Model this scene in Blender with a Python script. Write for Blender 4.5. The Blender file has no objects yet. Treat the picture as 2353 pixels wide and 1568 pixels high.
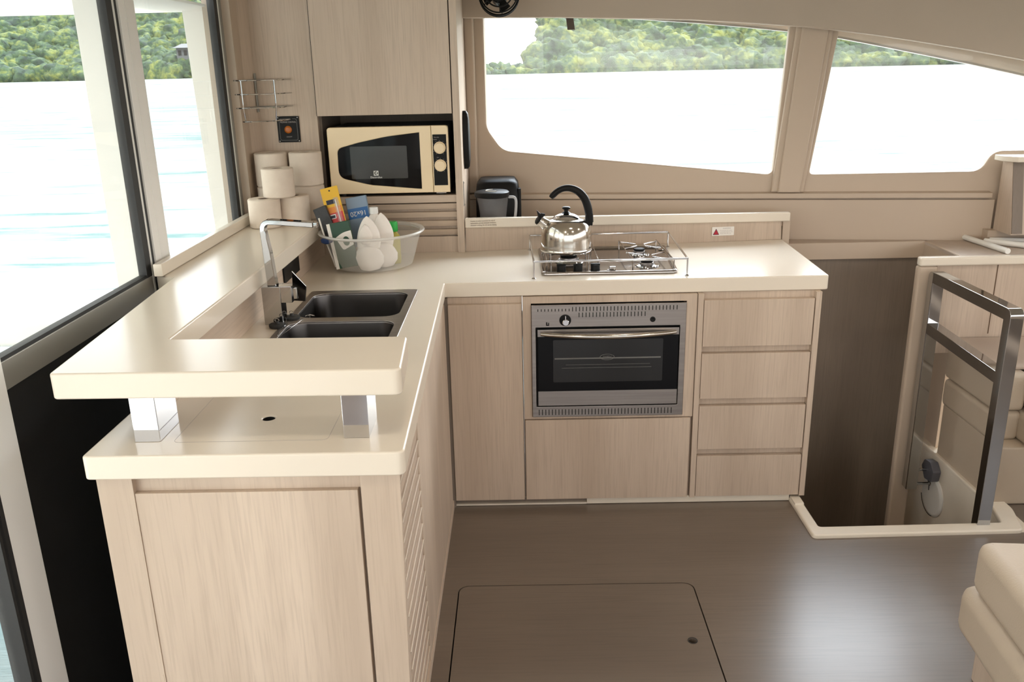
import bpy, bmesh, math, random
import numpy as np
from mathutils import Vector, Matrix, noise
random.seed(7)
C = bpy.context.scene.collection
SC = bpy.context.scene
PI = math.pi

# ------------------------------------------------------------------ camera, world, light
def camera():
    pitch, yaw, roll, H, f = .3082, -.011, -.0222, 1.6043, 1982.6
    cp, sp, cy, sy = math.cos(pitch), math.sin(pitch), math.cos(yaw), math.sin(yaw)
    fw = Vector((sy*cp, cy*cp, -sp)); r = Vector((cy, -sy, 0)); u = r.cross(fw)
    r2 = r*math.cos(roll)+u*math.sin(roll); u2 = -r*math.sin(roll)+u*math.cos(roll)
    cam = bpy.data.cameras.new('camera'); ob = bpy.data.objects.new('camera', cam); C.objects.link(ob)
    cam.sensor_fit = 'HORIZONTAL'; cam.sensor_width = 36; cam.lens = f/2353*36
    cam.clip_start = .02; cam.clip_end = 5000
    m = Matrix(((r2.x, u2.x, -fw.x), (r2.y, u2.y, -fw.y), (r2.z, u2.z, -fw.z))).to_4x4()
    m.translation = (0, 0, H); ob.matrix_world = m
    SC.camera = ob
camera()
SC.view_settings.view_transform = 'Standard'; SC.view_settings.look = 'None'
SC.view_settings.gamma = 1; SC.view_settings.use_curve_mapping = False
SC.view_settings.exposure = 0.30
def world():
    w = bpy.data.worlds.new('sky'); SC.world = w; w.use_nodes = True
    n, l = w.node_tree.nodes, w.node_tree.links
    bg = n['Background']; tc = n.new('ShaderNodeTexCoord'); sx = n.new('ShaderNodeSeparateXYZ'); cr = n.new('ShaderNodeValToRGB')
    l.new(tc.outputs['Generated'], sx.inputs[0]); l.new(sx.outputs['Z'], cr.inputs[0]); l.new(cr.outputs[0], bg.inputs[0])
    e = cr.color_ramp.elements
    e[0].position = 0.0; e[0].color = (1, .97, .935, 1); e[1].position = .7; e[1].color = (.78, .87, 1, 1)
    bg.inputs[1].default_value = 3.6
    # hazy bright part of the sky around the veiled sun, ahead and to the right of the boat
    nv = n.new('ShaderNodeVectorMath'); nv.operation = 'NORMALIZE'; l.new(tc.outputs['Generated'], nv.inputs[0])
    dt = n.new('ShaderNodeVectorMath'); dt.operation = 'DOT_PRODUCT'; d = Vector((.42, .78, .62)).normalized(); dt.inputs[1].default_value = d[:]; l.new(nv.outputs[0], dt.inputs[0])
    mx = n.new('ShaderNodeMath'); mx.operation = 'MAXIMUM'; mx.inputs[1].default_value = 0; l.new(dt.outputs['Value'], mx.inputs[0])
    pw = n.new('ShaderNodeMath'); pw.operation = 'POWER'; pw.inputs[1].default_value = 10; l.new(mx.outputs[0], pw.inputs[0])
    ma = n.new('ShaderNodeMath'); ma.operation = 'MULTIPLY_ADD'; ma.inputs[1].default_value = 19; ma.inputs[2].default_value = 3.4; l.new(pw.outputs[0], ma.inputs[0]); l.new(ma.outputs[0], bg.inputs[1])
world()
def lamp(name, kind, loc, rot, energy, color=(1, 1, 1), **kw):
    d = bpy.data.lights.new(name, kind); d.energy = energy; d.color = color
    for k, v in kw.items(): setattr(d, k, v)
    o = bpy.data.objects.new(name, d); C.objects.link(o); o.location = loc; o.rotation_euler = rot
    return o
lamp('sun', 'SUN', (0, 0, 20), (math.radians(38), 0, math.radians(20)), 6.0, (1, .93, .82), angle=.05)
def portal(loc, rot, sx, sy):
    o = lamp('daylight_portal', 'AREA', loc, rot, 1, shape='RECTANGLE', size=sx, size_y=sy); o.data.cycles.is_portal = True
portal((-1.16, 2.45, 1.55), (0, PI/2, 0), 1.1, 2.1)      # left windows
portal((-1.16, .2, 1.0), (0, PI/2, 0), 2.0, 2.7)         # open side door next to the camera
portal((.9, 3.98, 1.45), (-PI/2, 0, -.133), 2.6, .75)    # galley windows
portal((3.24, .5, 1.38), (0, -PI/2, 0), .7, 6.4)        # saloon windows to the right
portal((1.0, -2.64, 1.15), (PI/2, 0, 0), 4.6, 1.2)        # saloon windows behind
# unseen fill lamps added in the ceiling (linked with their fittings further down)
FILL_LAMPS = [(-.1, 1.0), (1.3, 1.2), (.6, 2.3), (.4, -.6), (1.9, 2.4)]
FILL_W = 3

# ------------------------------------------------------------------ materials
def mat(name, col, rough=.5, metal=0, **kw):
    m = bpy.data.materials.new(name); m.use_nodes = True
    b = m.node_tree.nodes['Principled BSDF']
    b.inputs['Base Color'].default_value = (*col, 1); b.inputs['Roughness'].default_value = rough; b.inputs['Metallic'].default_value = metal
    for k, v in kw.items():
        b.inputs[k].default_value = v
    return m
def nodes(m): return m.node_tree.nodes, m.node_tree.links, m.node_tree.nodes['Principled BSDF']
def mottle(m, c1, c2, scale=8, stretch=(1, 1, 1), bump=0, bscale=None, rough=None, detail=6, contrast=(.3, .7)):
    n, l, b = nodes(m)
    tc = n.new('ShaderNodeTexCoord'); mp = n.new('ShaderNodeMapping'); mp.inputs['Scale'].default_value = stretch
    nz = n.new('ShaderNodeTexNoise'); nz.inputs['Scale'].default_value = scale; nz.inputs['Detail'].default_value = detail
    cr = n.new('ShaderNodeValToRGB'); e = cr.color_ramp.elements
    e[0].position, e[1].position = contrast; e[0].color = (*c1, 1); e[1].color = (*c2, 1)
    l.new(tc.outputs['Object'], mp.inputs[0]); l.new(mp.outputs[0], nz.inputs[0]); l.new(nz.outputs[0], cr.inputs[0]); l.new(cr.outputs[0], b.inputs['Base Color'])
    if bump:
        bp = n.new('ShaderNodeBump'); bp.inputs['Strength'].default_value = bump; bp.inputs['Distance'].default_value = .002
        nb = n.new('ShaderNodeTexNoise'); nb.inputs['Scale'].default_value = bscale or scale*6; nb.inputs['Detail'].default_value = 4
        l.new(mp.outputs[0], nb.inputs[0]); l.new(nb.outputs[0], bp.inputs['Height']); l.new(bp.outputs[0], b.inputs['Normal'])
    return m
def wood(name, c1, c2, cf, stretch=(9, 9, .8), rough=.5, fine=(170, 170, 7), famt=.42, bump=.4):
    """laminate with broad soft streaks and fine fibres along the grain"""
    m = mat(name, c1, rough); n, l, b = nodes(m)
    tc = n.new('ShaderNodeTexCoord')
    def tex(s, sc, det):
        mp = n.new('ShaderNodeMapping'); mp.inputs['Scale'].default_value = s
        nz = n.new('ShaderNodeTexNoise'); nz.inputs['Scale'].default_value = sc; nz.inputs['Detail'].default_value = det
        l.new(tc.outputs['Object'], mp.inputs[0]); l.new(mp.outputs[0], nz.inputs[0]); return nz
    a = tex(tuple(q*.62 for q in stretch), 1, 6); f = tex(fine, 1, 3); g = tex(tuple(s*2.2 for s in stretch), 1, 6)
    cr = n.new('ShaderNodeValToRGB'); e = cr.color_ramp.elements; e[0].position = .32; e[1].position = .68
    e[0].color = (*c1, 1); e[1].color = (*c2, 1); l.new(a.outputs[0], cr.inputs[0])
    fr = n.new('ShaderNodeValToRGB'); e = fr.color_ramp.elements; e[0].position = .45; e[1].position = .75
    e[0].color = (0, 0, 0, 1); e[1].color = (1, 1, 1, 1); l.new(f.outputs[0], fr.inputs[0])
    gr = n.new('ShaderNodeValToRGB'); e = gr.color_ramp.elements; e[0].position = .52; e[1].position = .95
    e[0].color = (0, 0, 0, 1); e[1].color = (1, 1, 1, 1); l.new(g.outputs[0], gr.inputs[0])
    ad = n.new('ShaderNodeMath'); ad.operation = 'MAXIMUM'; l.new(fr.outputs[0], ad.inputs[0]); l.new(gr.outputs[0], ad.inputs[1])
    ml = n.new('ShaderNodeMath'); ml.operation = 'MULTIPLY'; ml.inputs[1].default_value = famt; l.new(ad.outputs[0], ml.inputs[0])
    mx = n.new('ShaderNodeMix'); mx.data_type = 'RGBA'; l.new(ml.outputs[0], mx.inputs[0]); l.new(cr.outputs[0], mx.inputs[6]); mx.inputs[7].default_value = (*cf, 1)
    l.new(mx.outputs[2], b.inputs['Base Color'])
    bp = n.new('ShaderNodeBump'); bp.inputs['Strength'].default_value = bump; bp.inputs['Distance'].default_value = .0006
    l.new(f.outputs[0], bp.inputs['Height']); l.new(bp.outputs[0], b.inputs['Normal'])
    return m
W1, W2, WF = (.48, .375, .285), (.62, .50, .39), (.36, .275, .21)
M = {}
M['wood'] = wood('pale_oak_laminate', W1, W2, WF)
M['wood_h'] = wood('pale_oak_laminate_crosswise', W1, W2, WF, stretch=(.8, 9, 9), fine=(7, 170, 170))
M['wood_y'] = wood('pale_oak_laminate_lengthwise', W1, W2, WF, stretch=(9, .8, 9), fine=(170, 7, 170))
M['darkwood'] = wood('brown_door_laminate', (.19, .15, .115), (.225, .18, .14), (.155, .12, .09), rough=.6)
M['floor'] = wood('grey_brown_floorboard', (.150, .115, .088), (.185, .145, .113), (.11, .084, .064), stretch=(.6, 7, 7), fine=(5, 130, 130), rough=.32, famt=.4, bump=.15)
M['floor'].node_tree.nodes['Principled BSDF'].inputs['Specular IOR Level'].default_value = .8
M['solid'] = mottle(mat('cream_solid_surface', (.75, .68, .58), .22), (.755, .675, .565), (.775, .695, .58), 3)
M['grp'] = mottle(mat('cream_moulded_liner', (.6, .5, .4), .42), (.50, .40, .305), (.525, .42, .32), 2)
M['lino'] = mottle(mat('headlining', (.6, .52, .42), .75), (.47, .395, .315), (.495, .415, .33), 3, bump=.1, bscale=300)
M['white'] = mat('white_gelcoat', (.82, .80, .75), .3)
M['ledge'] = mottle(mat('taupe_ledge_top', (.45, .36, .29), .5), (.44, .35, .28), (.49, .40, .32), 20)
M['rimgrp'] = mottle(mat('cream_gelcoat_rim', (.78, .70, .58), .35), (.74, .66, .54), (.80, .72, .60), 8)
M['steel'] = mottle(mat('brushed_steel', (.55, .52, .49), .3, 1), (.33, .305, .29), (.41, .38, .36), 3, (1, 30, 30), bump=.05)
M['steel_shaded'] = mat('shaded_steel_bowl', (.17, .16, .155), .3, 1)  # steel with the shade inside the sink bowls put into its colour
M['polish'] = mat('polished_steel', (.62, .585, .53), .14, 1)
M['chrome'] = mat('chrome', (.66, .66, .67), .05, 1)
M['alu'] = mat('anodised_aluminium', (.88, .87, .84), .38, .05)
M['alu_dark'] = mat('aluminium_rail', (.33, .32, .29), .4, .4)
M['black'] = mat('black_plastic', (.009, .009, .009), .42, **{'Specular IOR Level': .16})
M['blackm'] = mat('matt_black', (.008, .008, .008), .8)
M['rubber'] = mat('black_rubber', (.02, .02, .02), .6)
M['blackglass'] = mat('black_glass', (.005, .005, .006), .05, **{'Specular IOR Level': .16})
M['void'] = mat('black_wall_lining', (.006, .006, .006), .7)
M['leather'] = mottle(mat('cream_leatherette', (.53, .47, .37), .5), (.47, .385, .29), (.51, .42, .32), 4, bump=.25, bscale=220)
M['leather_tan'] = mottle(mat('taupe_leatherette', (.45, .36, .29), .5), (.44, .35, .28), (.48, .39, .31), 4, bump=.25, bscale=220)
M['mwcream'] = mat('cream_microwave_plastic', (.86, .69, .45), .3)
M['paper'] = mottle(mat('toilet_paper', (.80, .72, .66), .95), (.70, .60, .50), (.74, .64, .54), 30, bump=.3, bscale=400)
M['card'] = mat('roll_core_card', (.25, .18, .13), .9)
M['cloth'] = mottle(mat('white_napkin_cloth', (.85, .80, .74), .9), (.84, .78, .72), (.88, .83, .78), 20, bump=.3, bscale=200)
M['capwhite'] = mat('white_plastic_cap', (.85, .85, .83), .35)
M['yellow'] = mat('yellow_card', (.85, .50, .03), .45)
M['orange'] = mat('orange_print', (.80, .28, .05), .5)
M['red'] = mat('red_print', (.62, .05, .05), .5)
M['darkred'] = mat('crimson_print', (.45, .01, .03), .5)
M['ink'] = mat('dark_ink', (.03, .03, .05), .6)
M['brownink'] = mat('brown_ink', (.12, .07, .04), .7)
M['greyink'] = mat('grey_ink', (.42, .38, .36), .7)
M['whiteink'] = mat('white_ink', (.75, .75, .72), .5)
M['greyprint'] = mat('dim_grey_print', (.16, .16, .15), .5)
M['bluegrey'] = mat('blue_grey_film', (.22, .30, .40), .35)
M['blue'] = mat('blue_label', (.01, .12, .36), .4)
M['darkgreen'] = mat('dark_green_card', (.012, .06, .03), .4)
M['green'] = mat('green_plastic', (.02, .40, .06), .35)
M['olive'] = mat('olive_liquid', (.42, .36, .05), .3)
M['amber'] = mat('amber_lens', (.45, .12, .01), .25)
M['binbag'] = mottle(mat('black_film', (.012, .012, .012), .3), (.01, .01, .01), (.02, .02, .02), 10, bump=1, bscale=60)
M['hatchgrey'] = mat('grey_plastic', (.12, .12, .14), .5)
M['signwhite'] = mat('white_sticker', (.80, .76, .70), .4)
M['tub'] = None
def clear_plastic(name, tint, alpha, rough=.25, blend=.5):
    m = bpy.data.materials.new(name); m.use_nodes = True; n, l = m.node_tree.nodes, m.node_tree.links
    b = n['Principled BSDF']; b.inputs['Base Color'].default_value = (*tint, 1); b.inputs['Roughness'].default_value = rough
    t = n.new('ShaderNodeBsdfTransparent'); mx = n.new('ShaderNodeMixShader'); mx.inputs[0].default_value = alpha
    l.new(t.outputs[0], mx.inputs[1]); l.new(b.outputs[0], mx.inputs[2]); l.new(mx.outputs[0], n['Material Output'].inputs[0])
    return m
M['tub'] = clear_plastic('frosted_clear_plastic', (.82, .80, .76), .30)
M['jug'] = clear_plastic('smoky_clear_jug', (.30, .30, .31), .28, .08)
def glass(name, haze, haze_col=(1, .98, .95)):  # translucent share paints sun glare and hill haze onto the panes
    m = bpy.data.materials.new(name); m.use_nodes = True; n, l = m.node_tree.nodes, m.node_tree.links
    n.remove(n['Principled BSDF'])
    t = n.new('ShaderNodeBsdfTransparent'); t.inputs[0].default_value = (.96, .97, .96, 1)
    g = n.new('ShaderNodeBsdfGlossy'); g.inputs['Roughness'].default_value = .01
    lw = n.new('ShaderNodeLayerWeight'); lw.inputs[0].default_value = .5
    pw = n.new('ShaderNodeMath'); pw.operation = 'POWER'; pw.inputs[1].default_value = 5; l.new(lw.outputs['Facing'], pw.inputs[0])
    fm = n.new('ShaderNodeMath'); fm.operation = 'MULTIPLY_ADD'; fm.inputs[1].default_value = .5; fm.inputs[2].default_value = .015; l.new(pw.outputs[0], fm.inputs[0])
    m1 = n.new('ShaderNodeMixShader'); l.new(fm.outputs[0], m1.inputs[0]); l.new(t.outputs[0], m1.inputs[1]); l.new(g.outputs[0], m1.inputs[2])
    d = n.new('ShaderNodeBsdfTranslucent'); d.inputs[0].default_value = (*haze_col, 1)
    m2 = n.new('ShaderNodeMixShader'); l.new(m1.outputs[0], m2.inputs[1]); l.new(d.outputs[0], m2.inputs[2])
    if haze:
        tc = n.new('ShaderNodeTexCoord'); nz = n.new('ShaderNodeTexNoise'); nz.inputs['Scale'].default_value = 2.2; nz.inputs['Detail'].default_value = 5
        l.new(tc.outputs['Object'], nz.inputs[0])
        mr = n.new('ShaderNodeMapRange'); mr.inputs[1].default_value = .3; mr.inputs[2].default_value = .7; mr.inputs[3].default_value = haze*.5; mr.inputs[4].default_value = haze*1.5
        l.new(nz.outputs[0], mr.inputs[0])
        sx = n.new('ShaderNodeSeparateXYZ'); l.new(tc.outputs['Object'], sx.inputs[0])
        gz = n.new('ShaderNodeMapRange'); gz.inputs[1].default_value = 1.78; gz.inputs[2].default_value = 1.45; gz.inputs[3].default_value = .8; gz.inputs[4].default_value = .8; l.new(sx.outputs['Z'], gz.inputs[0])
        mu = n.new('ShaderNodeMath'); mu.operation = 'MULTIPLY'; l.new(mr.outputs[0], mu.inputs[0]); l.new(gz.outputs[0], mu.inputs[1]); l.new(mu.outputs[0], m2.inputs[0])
    else: m2.inputs[0].default_value = 0
    l.new(m2.outputs[0], n['Material Output'].inputs[0]); return m
def glow_roof():  # cockpit roof made translucent so that its underside glows
    m = bpy.data.materials.new('glowing_white_roof'); m.use_nodes = True; n, l = m.node_tree.nodes, m.node_tree.links
    b_ = n['Principled BSDF']; b_.inputs['Base Color'].default_value = (.85, .84, .80, 1); b_.inputs['Roughness'].default_value = .7
    t = n.new('ShaderNodeBsdfTranslucent'); t.inputs[0].default_value = (.80, .78, .72, 1); mx = n.new('ShaderNodeMixShader'); mx.inputs[0].default_value = .5
    l.new(b_.outputs[0], mx.inputs[1]); l.new(t.outputs[0], mx.inputs[2]); l.new(mx.outputs[0], n['Material Output'].inputs[0]); return m
M['glow_roof'] = glow_roof()
M['glass'] = glass('window_glass', .02)
M['glass_hazed'] = glass('glare_hazed_window_glass', .05, (1, .93, .80))

# ------------------------------------------------------------------ mesh helpers
ORG = {}
def origin(o): return ORG.get(o.name, Vector((0, 0, 0)))
def link(name, me, m, parent=None, smooth=40):
    o = bpy.data.objects.new(name, me); C.objects.link(o)
    if m is not None:
        for mm in (m if isinstance(m, (list, tuple)) else [m]): me.materials.append(mm)
    if parent is not None:
        off = origin(parent)
        if off.length: me.transform(Matrix.Translation(-off))
        o.parent = parent; ORG[o.name] = off
    if smooth:
        me.polygons.foreach_set('use_smooth', [True]*len(me.polygons)); me.set_sharp_from_angle(angle=math.radians(smooth))
    if smooth and len(me.polygons) > 4:
        wn_ = o.modifiers.new('weighted_normals', 'WEIGHTED_NORMAL'); wn_.keep_sharp = True; wn_.weight = 80
    me.update(); return o
def tag(o, label=None, cat=None, group=None, kind=None):
    if label: o['label'] = label
    if cat: o['category'] = cat
    if group: o['group'] = group
    if kind: o['kind'] = kind
    return o
def thing(name, label, cat, loc, group=None):
    o = bpy.data.objects.new(name, None); C.objects.link(o); o.location = loc; o.empty_display_size = .05
    ORG[o.name] = Vector(loc); return tag(o, label, cat, group)
def rr(x0, x1, y0, y1, r, seg=6):
    """rounded rectangle, counter-clockwise"""
    out = []
    if not isinstance(r, (list, tuple)): r = [r]*4
    for (cx, cy, a0), q in zip(((x1, y0, -90), (x1, y1, 0), (x0, y1, 90), (x0, y0, 180)), r):
        sx = -1 if cx == x1 else 1; sy = -1 if cy == y1 else 1
        if q <= 1e-6: out.append((cx, cy)); continue
        for k in range(seg+1):
            a = math.radians(a0+90*k/seg); out.append((cx+sx*q+q*math.cos(a), cy+sy*q+q*math.sin(a)))
    return out
def round_poly(pts, r, seg=5):
    """round the corners of a closed polygon; r may be a list"""
    n = len(pts); out = []
    for i in range(n):
        q = r[i] if isinstance(r, (list, tuple)) else r
        p = Vector(pts[i]); a = Vector(pts[i-1]); b = Vector(pts[(i+1) % n])
        if q <= 1e-6: out.append(tuple(p)); continue
        d1 = (a-p); d2 = (b-p); k = min(q, d1.length*.45, d2.length*.45); s = p+d1.normalized()*k; e = p+d2.normalized()*k
        for j in range(seg+1):
            t = j/seg; out.append(tuple(s*(1-t)**2+p*2*t*(1-t)+e*t*t))
    return out
def circ(cx, cy, r, n=24, ry=None): return [(cx+r*math.cos(2*PI*k/n), cy+(ry or r)*math.sin(2*PI*k/n)) for k in range(n)]
class B:
    def __init__(s): s.bm = bmesh.new(); s.mi = 0
    def _mark(s, before):
        for f in s.bm.faces:
            if f.index == -1 or f not in before: f.material_index = s.mi
    def box(s, x0, x1, y0, y1, z0, z1, bev=0, seg=2, rot=None):
        t = bmesh.new()
        v = [t.verts.new((x, y, z)) for z in (z0, z1) for (x, y) in ((x0, y0), (x1, y0), (x1, y1), (x0, y1))]
        for q in ((0, 3, 2, 1), (4, 5, 6, 7), (0, 1, 5, 4), (1, 2, 6, 5), (2, 3, 7, 6), (3, 0, 4, 7)): t.faces.new([v[i] for i in q])
        if bev: bmesh.ops.bevel(t, geom=t.edges[:], offset=bev, segments=seg, profile=.5, affect='EDGES')
        if rot is not None: bmesh.ops.transform(t, matrix=rot, verts=t.verts)
        return s.add(t)
    def hexa(s, pts, bev=0, seg=2):
        t = bmesh.new(); v = [t.verts.new(p) for p in pts]
        for q in ((0, 3, 2, 1), (4, 5, 6, 7), (0, 1, 5, 4), (1, 2, 6, 5), (2, 3, 7, 6), (3, 0, 4, 7)): t.faces.new([v[i] for i in q])
        bmesh.ops.recalc_face_normals(t, faces=t.faces)
        if bev: bmesh.ops.bevel(t, geom=t.edges[:], offset=bev, segments=seg, profile=.5, affect='EDGES')
        return s.add(t)
    def add(s, t, matrix=None):
        if matrix is not None: bmesh.ops.transform(t, matrix=matrix, verts=t.verts)
        for f in t.faces: f.material_index = s.mi
        me = bpy.data.meshes.new('tmp'); t.to_mesh(me); t.free(); s.bm.from_mesh(me); bpy.data.meshes.remove(me); return s
    def loft(s, rings, cap0=True, cap1=True, closed=True, matrix=None):
        t = bmesh.new(); R = [[t.verts.new(p) for p in r] for r in rings]
        n = len(rings[0])
        for a, b in zip(R, R[1:]):
            for i in range(n if closed else n-1):
                j = (i+1) % n
                t.faces.new((a[i], a[j], b[j], b[i]))
        if cap0: t.faces.new(R[0][::-1])
        if cap1: t.faces.new(R[-1])
        bmesh.ops.recalc_face_normals(t, faces=t.faces) if (cap0 and cap1) else None
        return s.add(t, matrix)
    def lathe(s, prof, c=(0, 0, 0), n=48, matrix=None, cap0=True, cap1=True):
        return s.loft([[(c[0]+r*math.cos(2*PI*k/n), c[1]+r*math.sin(2*PI*k/n), c[2]+z) for k in range(n)] for r, z in prof], cap0, cap1, True, matrix)
    def tube(s, pts, r, n=12, closed=False, rot0=0):
        """round rod along points; r a number or list"""
        P = [Vector(p) for p in pts]; m = len(P); rings = []; up = None
        for i in range(m):
            if closed: d = (P[(i+1) % m]-P[i-1])
            else: d = P[min(i+1, m-1)]-P[max(i-1, 0)]
            d.normalize()
            if up is None: up = d.orthogonal().normalized()
            else: up = (up-d*up.dot(d)).normalized()
            q = d.cross(up); rad = r[i] if isinstance(r, (list, tuple)) else r
            rings.append([tuple(P[i]+up*math.cos(2*PI*k/n+rot0)*rad+q*math.sin(2*PI*k/n+rot0)*rad) for k in range(n)])
        if closed: rings.append(rings[0])
        return s.loft(rings, not closed, not closed)
    def prism(s, poly, plane, a0, a1, bev=0, seg=2):
        """poly in a coordinate plane ('xy','xz','yz') pulled from a0 to a1"""
        f = {'xy': lambda p, a: (p[0], p[1], a), 'xz': lambda p, a: (p[0], a, p[1]), 'yz': lambda p, a: (a, p[0], p[1])}[plane]
        t = bmesh.new(); A = [t.verts.new(f(p, a0)) for p in poly]; Bv = [t.verts.new(f(p, a1)) for p in poly]; n = len(poly)
        t.faces.new(A); t.faces.new(Bv[::-1])
        side = [t.faces.new((A[j], A[i], Bv[i], Bv[j])) for i, j in ((i, (i+1) % n) for i in range(n))]
        bmesh.ops.recalc_face_normals(t, faces=t.faces)
        if bev:
            e = [ed for ed in t.edges if any(len(fc.verts) == n and fc not in side for fc in ed.link_faces)]
            bmesh.ops.bevel(t, geom=e, offset=bev, segments=seg, profile=.5, affect='EDGES')
        return s.add(t)
    def quadmesh(s, grid):
        t = bmesh.new(); G = [[t.verts.new(p) for p in row] for row in grid]
        for a, b in zip(G, G[1:]):
            for i in range(len(a)-1): t.faces.new((a[i], a[i+1], b[i+1], b[i]))
        return s.add(t)
    def build(s, name, m, parent=None, smooth=40, matrix=None):
        me = bpy.data.meshes.new(name)
        if matrix is not None: bmesh.ops.transform(s.bm, matrix=matrix, verts=s.bm.verts)
        s.bm.to_mesh(me); s.bm.free(); return link(name, me, m, parent, smooth)
def curve_mesh(cu, matrix=None):
    o = bpy.data.objects.new('tmp', cu); me = bpy.data.meshes.new_from_object(o); bpy.data.objects.remove(o); bpy.data.curves.remove(cu)
    if matrix is not None: me.transform(matrix)
    me.materials.clear(); return me
def plate(loops, thick, bev=.0, matrix=None, res=2):
    """flat sheet with holes: the first loop is the outline; thickness centred on the plane"""
    cu = bpy.data.curves.new('tmp', 'CURVE'); cu.dimensions = '2D'; cu.fill_mode = 'BOTH'
    cu.extrude = max(thick/2-bev, 0); cu.bevel_depth = bev; cu.bevel_resolution = res; cu.offset = -bev
    for lp in loops:
        sp = cu.splines.new('POLY'); sp.points.add(len(lp)-1); sp.use_cyclic_u = True
        for p, q in zip(sp.points, lp): p.co = (q[0], q[1], 0, 1)
    return curve_mesh(cu, matrix)
def text_mesh(body, size, matrix, align='CENTER', extrude=.0003, squeeze=1, spacing=1):
    cu = bpy.data.curves.new('tmp', 'FONT'); cu.body = body; cu.size = size; cu.align_x = align; cu.align_y = 'CENTER'; cu.extrude = extrude
    cu.space_line = spacing
    return curve_mesh(cu, matrix @ Matrix.Diagonal((squeeze, 1, 1, 1)))
FRONT = Matrix(((1, 0, 0, 0), (0, 0, -1, 0), (0, 1, 0, 0), (0, 0, 0, 1)))      # local xy -> world xz, facing the camera (-Y)
def front_at(x, y, z, rz=0): return Matrix.Translation((x, y, z)) @ Matrix.Rotation(rz, 4, 'Z') @ FRONT
def tobm(b, me):
    t = bmesh.new(); t.from_mesh(me); bpy.data.meshes.remove(me); return b.add(t)

# window wall: plane y = WY - .134 x
WY, WS = 3.958, .134
WA = -math.atan(WS); WC = math.cos(WA)
def wally(x): return WY-WS*x
WALLM = Matrix.Translation((0, WY, 0)) @ Matrix.Rotation(WA, 4, 'Z') @ FRONT
def wp(x, z): return (x/WC, z)      # world x,z on the wall -> local plate coordinates
def wlow(off): return Matrix.Translation((math.sin(WA)*off, -math.cos(WA)*off, 0))   # shift towards the room
def wallplate(loops, thick, off, bev=0, **k): return plate([[wp(*p) for p in lp] for lp in loops], thick, bev, wlow(off) @ WALLM, **k)

# ------------------------------------------------------------------ the setting
# floor with the stairwell opening and the hatch opening
floor_loops = [[(-1.3, -2.7), (3.3, -2.7), (3.3, 4.0), (-1.3, 4.0)],
               round_poly([(1.03, 2.70), (1.75, 2.715), (1.79, 2.90), (1.79, 3.72), (1.03, 3.72)], 0),
               rr(-.217, .541, 1.70, 2.428, .035)]
tag(link('floor', plate(floor_loops, .03, 0, Matrix.Translation((0, 0, -.0155))), M['floor'], smooth=0), kind='structure')
b = B(); b.box(-.3, .65, 1.6, 2.5, -.06, -.04); tag(b.build('trim_1', M['blackm'], smooth=0), kind='structure')
b = B(); b.box(-1.3, 3.3, -2.7, 4.3, 2.06, 2.12); tag(b.build('ceiling', M['lino'], smooth=0), kind='structure')

# window wall with two openings
w1 = round_poly([(-.138, 1.84), (-.137, 1.342), (-.067, 1.243), (1.109, 1.131), (1.140, 1.80)], [.0, .03, .04, .03, 0])
w2 = round_poly([(1.345, 1.80), (1.263, 1.131), (1.955, 1.141), (1.992, 1.225), (2.75, 1.232), (2.75, 1.75)], [0, .02, .05, .05, .02, 0])
outer = [(-.32, .70), (2.95, .70), (2.95, 2.08), (-.32, 2.08)]
wf = tag(link('wall_front', wallplate([outer, w1, w2], .05, -.025, .008), M['grp']), kind='structure')
# mouldings of the liner: ledge below the windows, pillar facing, left strip, lower panel seam
b = B()
for (x0, x1, z0, z1, o) in ((-.235, 2.0, 1.032, 1.052, .03),):
    a, c = wally(x0), wally(x1)
    b.hexa([(x0, a-o, z0-.004), (x1, c-o, z0), (x1, c+.01, z0), (x0, a+.01, z0-.004), (x0, a-o, z1-.002), (x1, c-o, z1+.002), (x1, c+.01, z1+.008), (x0, a+.01, z1+.002)], .004)
tag(b.build('trim_2', M['grp']), kind='structure')
pill = wallplate([round_poly([(1.168, 1.80), (1.318, 1.80), (1.243, 1.056), (1.105, 1.056)], 0)], .02, .008, .008)
tag(link('trim_3', pill, M['grp']), kind='structure')
tag(link('trim_4', wallplate([[(1.188, 1.80), (1.296, 1.80), (1.226, 1.056), (1.132, 1.056)]], .016, .022, .007), M['grp']), kind='structure')
tag(link('trim_5', wallplate([[(-.222, 1.056), (-.178, 1.056), (-.178, 2.05), (-.222, 2.05)]], .03, .012, .008), M['grp']), kind='structure')
tag(link('trim_6', wallplate([[(-.235, .84), (2.02, .84), (2.02, 1.024), (-.235, 1.024)]], .016, .009, .002), M['grp']), kind='structure')
# header: curved soffit in front of the window tops
head = [(-.235, 1.808), (.2, 1.798), (.4, 1.7885), (.6, 1.781), (.76, 1.772), (.96, 1.756), (1.164, 1.737), (1.32, 1.718), (1.47, 1.696), (1.629, 1.669), (1.85, 1.628), (2.057, 1.585), (2.4, 1.50), (2.9, 1.37)]
k = .985
hp = [(x*k, 1.6043+(z-1.6043)*k) for x, z in head]
tag(link('wall_header', wallplate([hp+[(2.9, 2.06), (-.235, 2.06)]], .05, .062, .006), M['lino']), kind='structure')
# window panes
def pane(name, loop, mt, frame=True):
    p = tag(link(name, wallplate([loop], .006, -.065), mt, smooth=0), kind='structure'); return p
pane('window_1', [(-.16, 1.83), (-.16, 1.30), (-.08, 1.215), (1.135, 1.105), (1.16, 1.83)], M['glass_hazed'])
pane('window_2', [(1.30, 1.83), (1.235, 1.105), (1.98, 1.115), (2.02, 1.20), (2.8, 1.21), (2.8, 1.83)], M['glass_hazed'])

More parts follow.
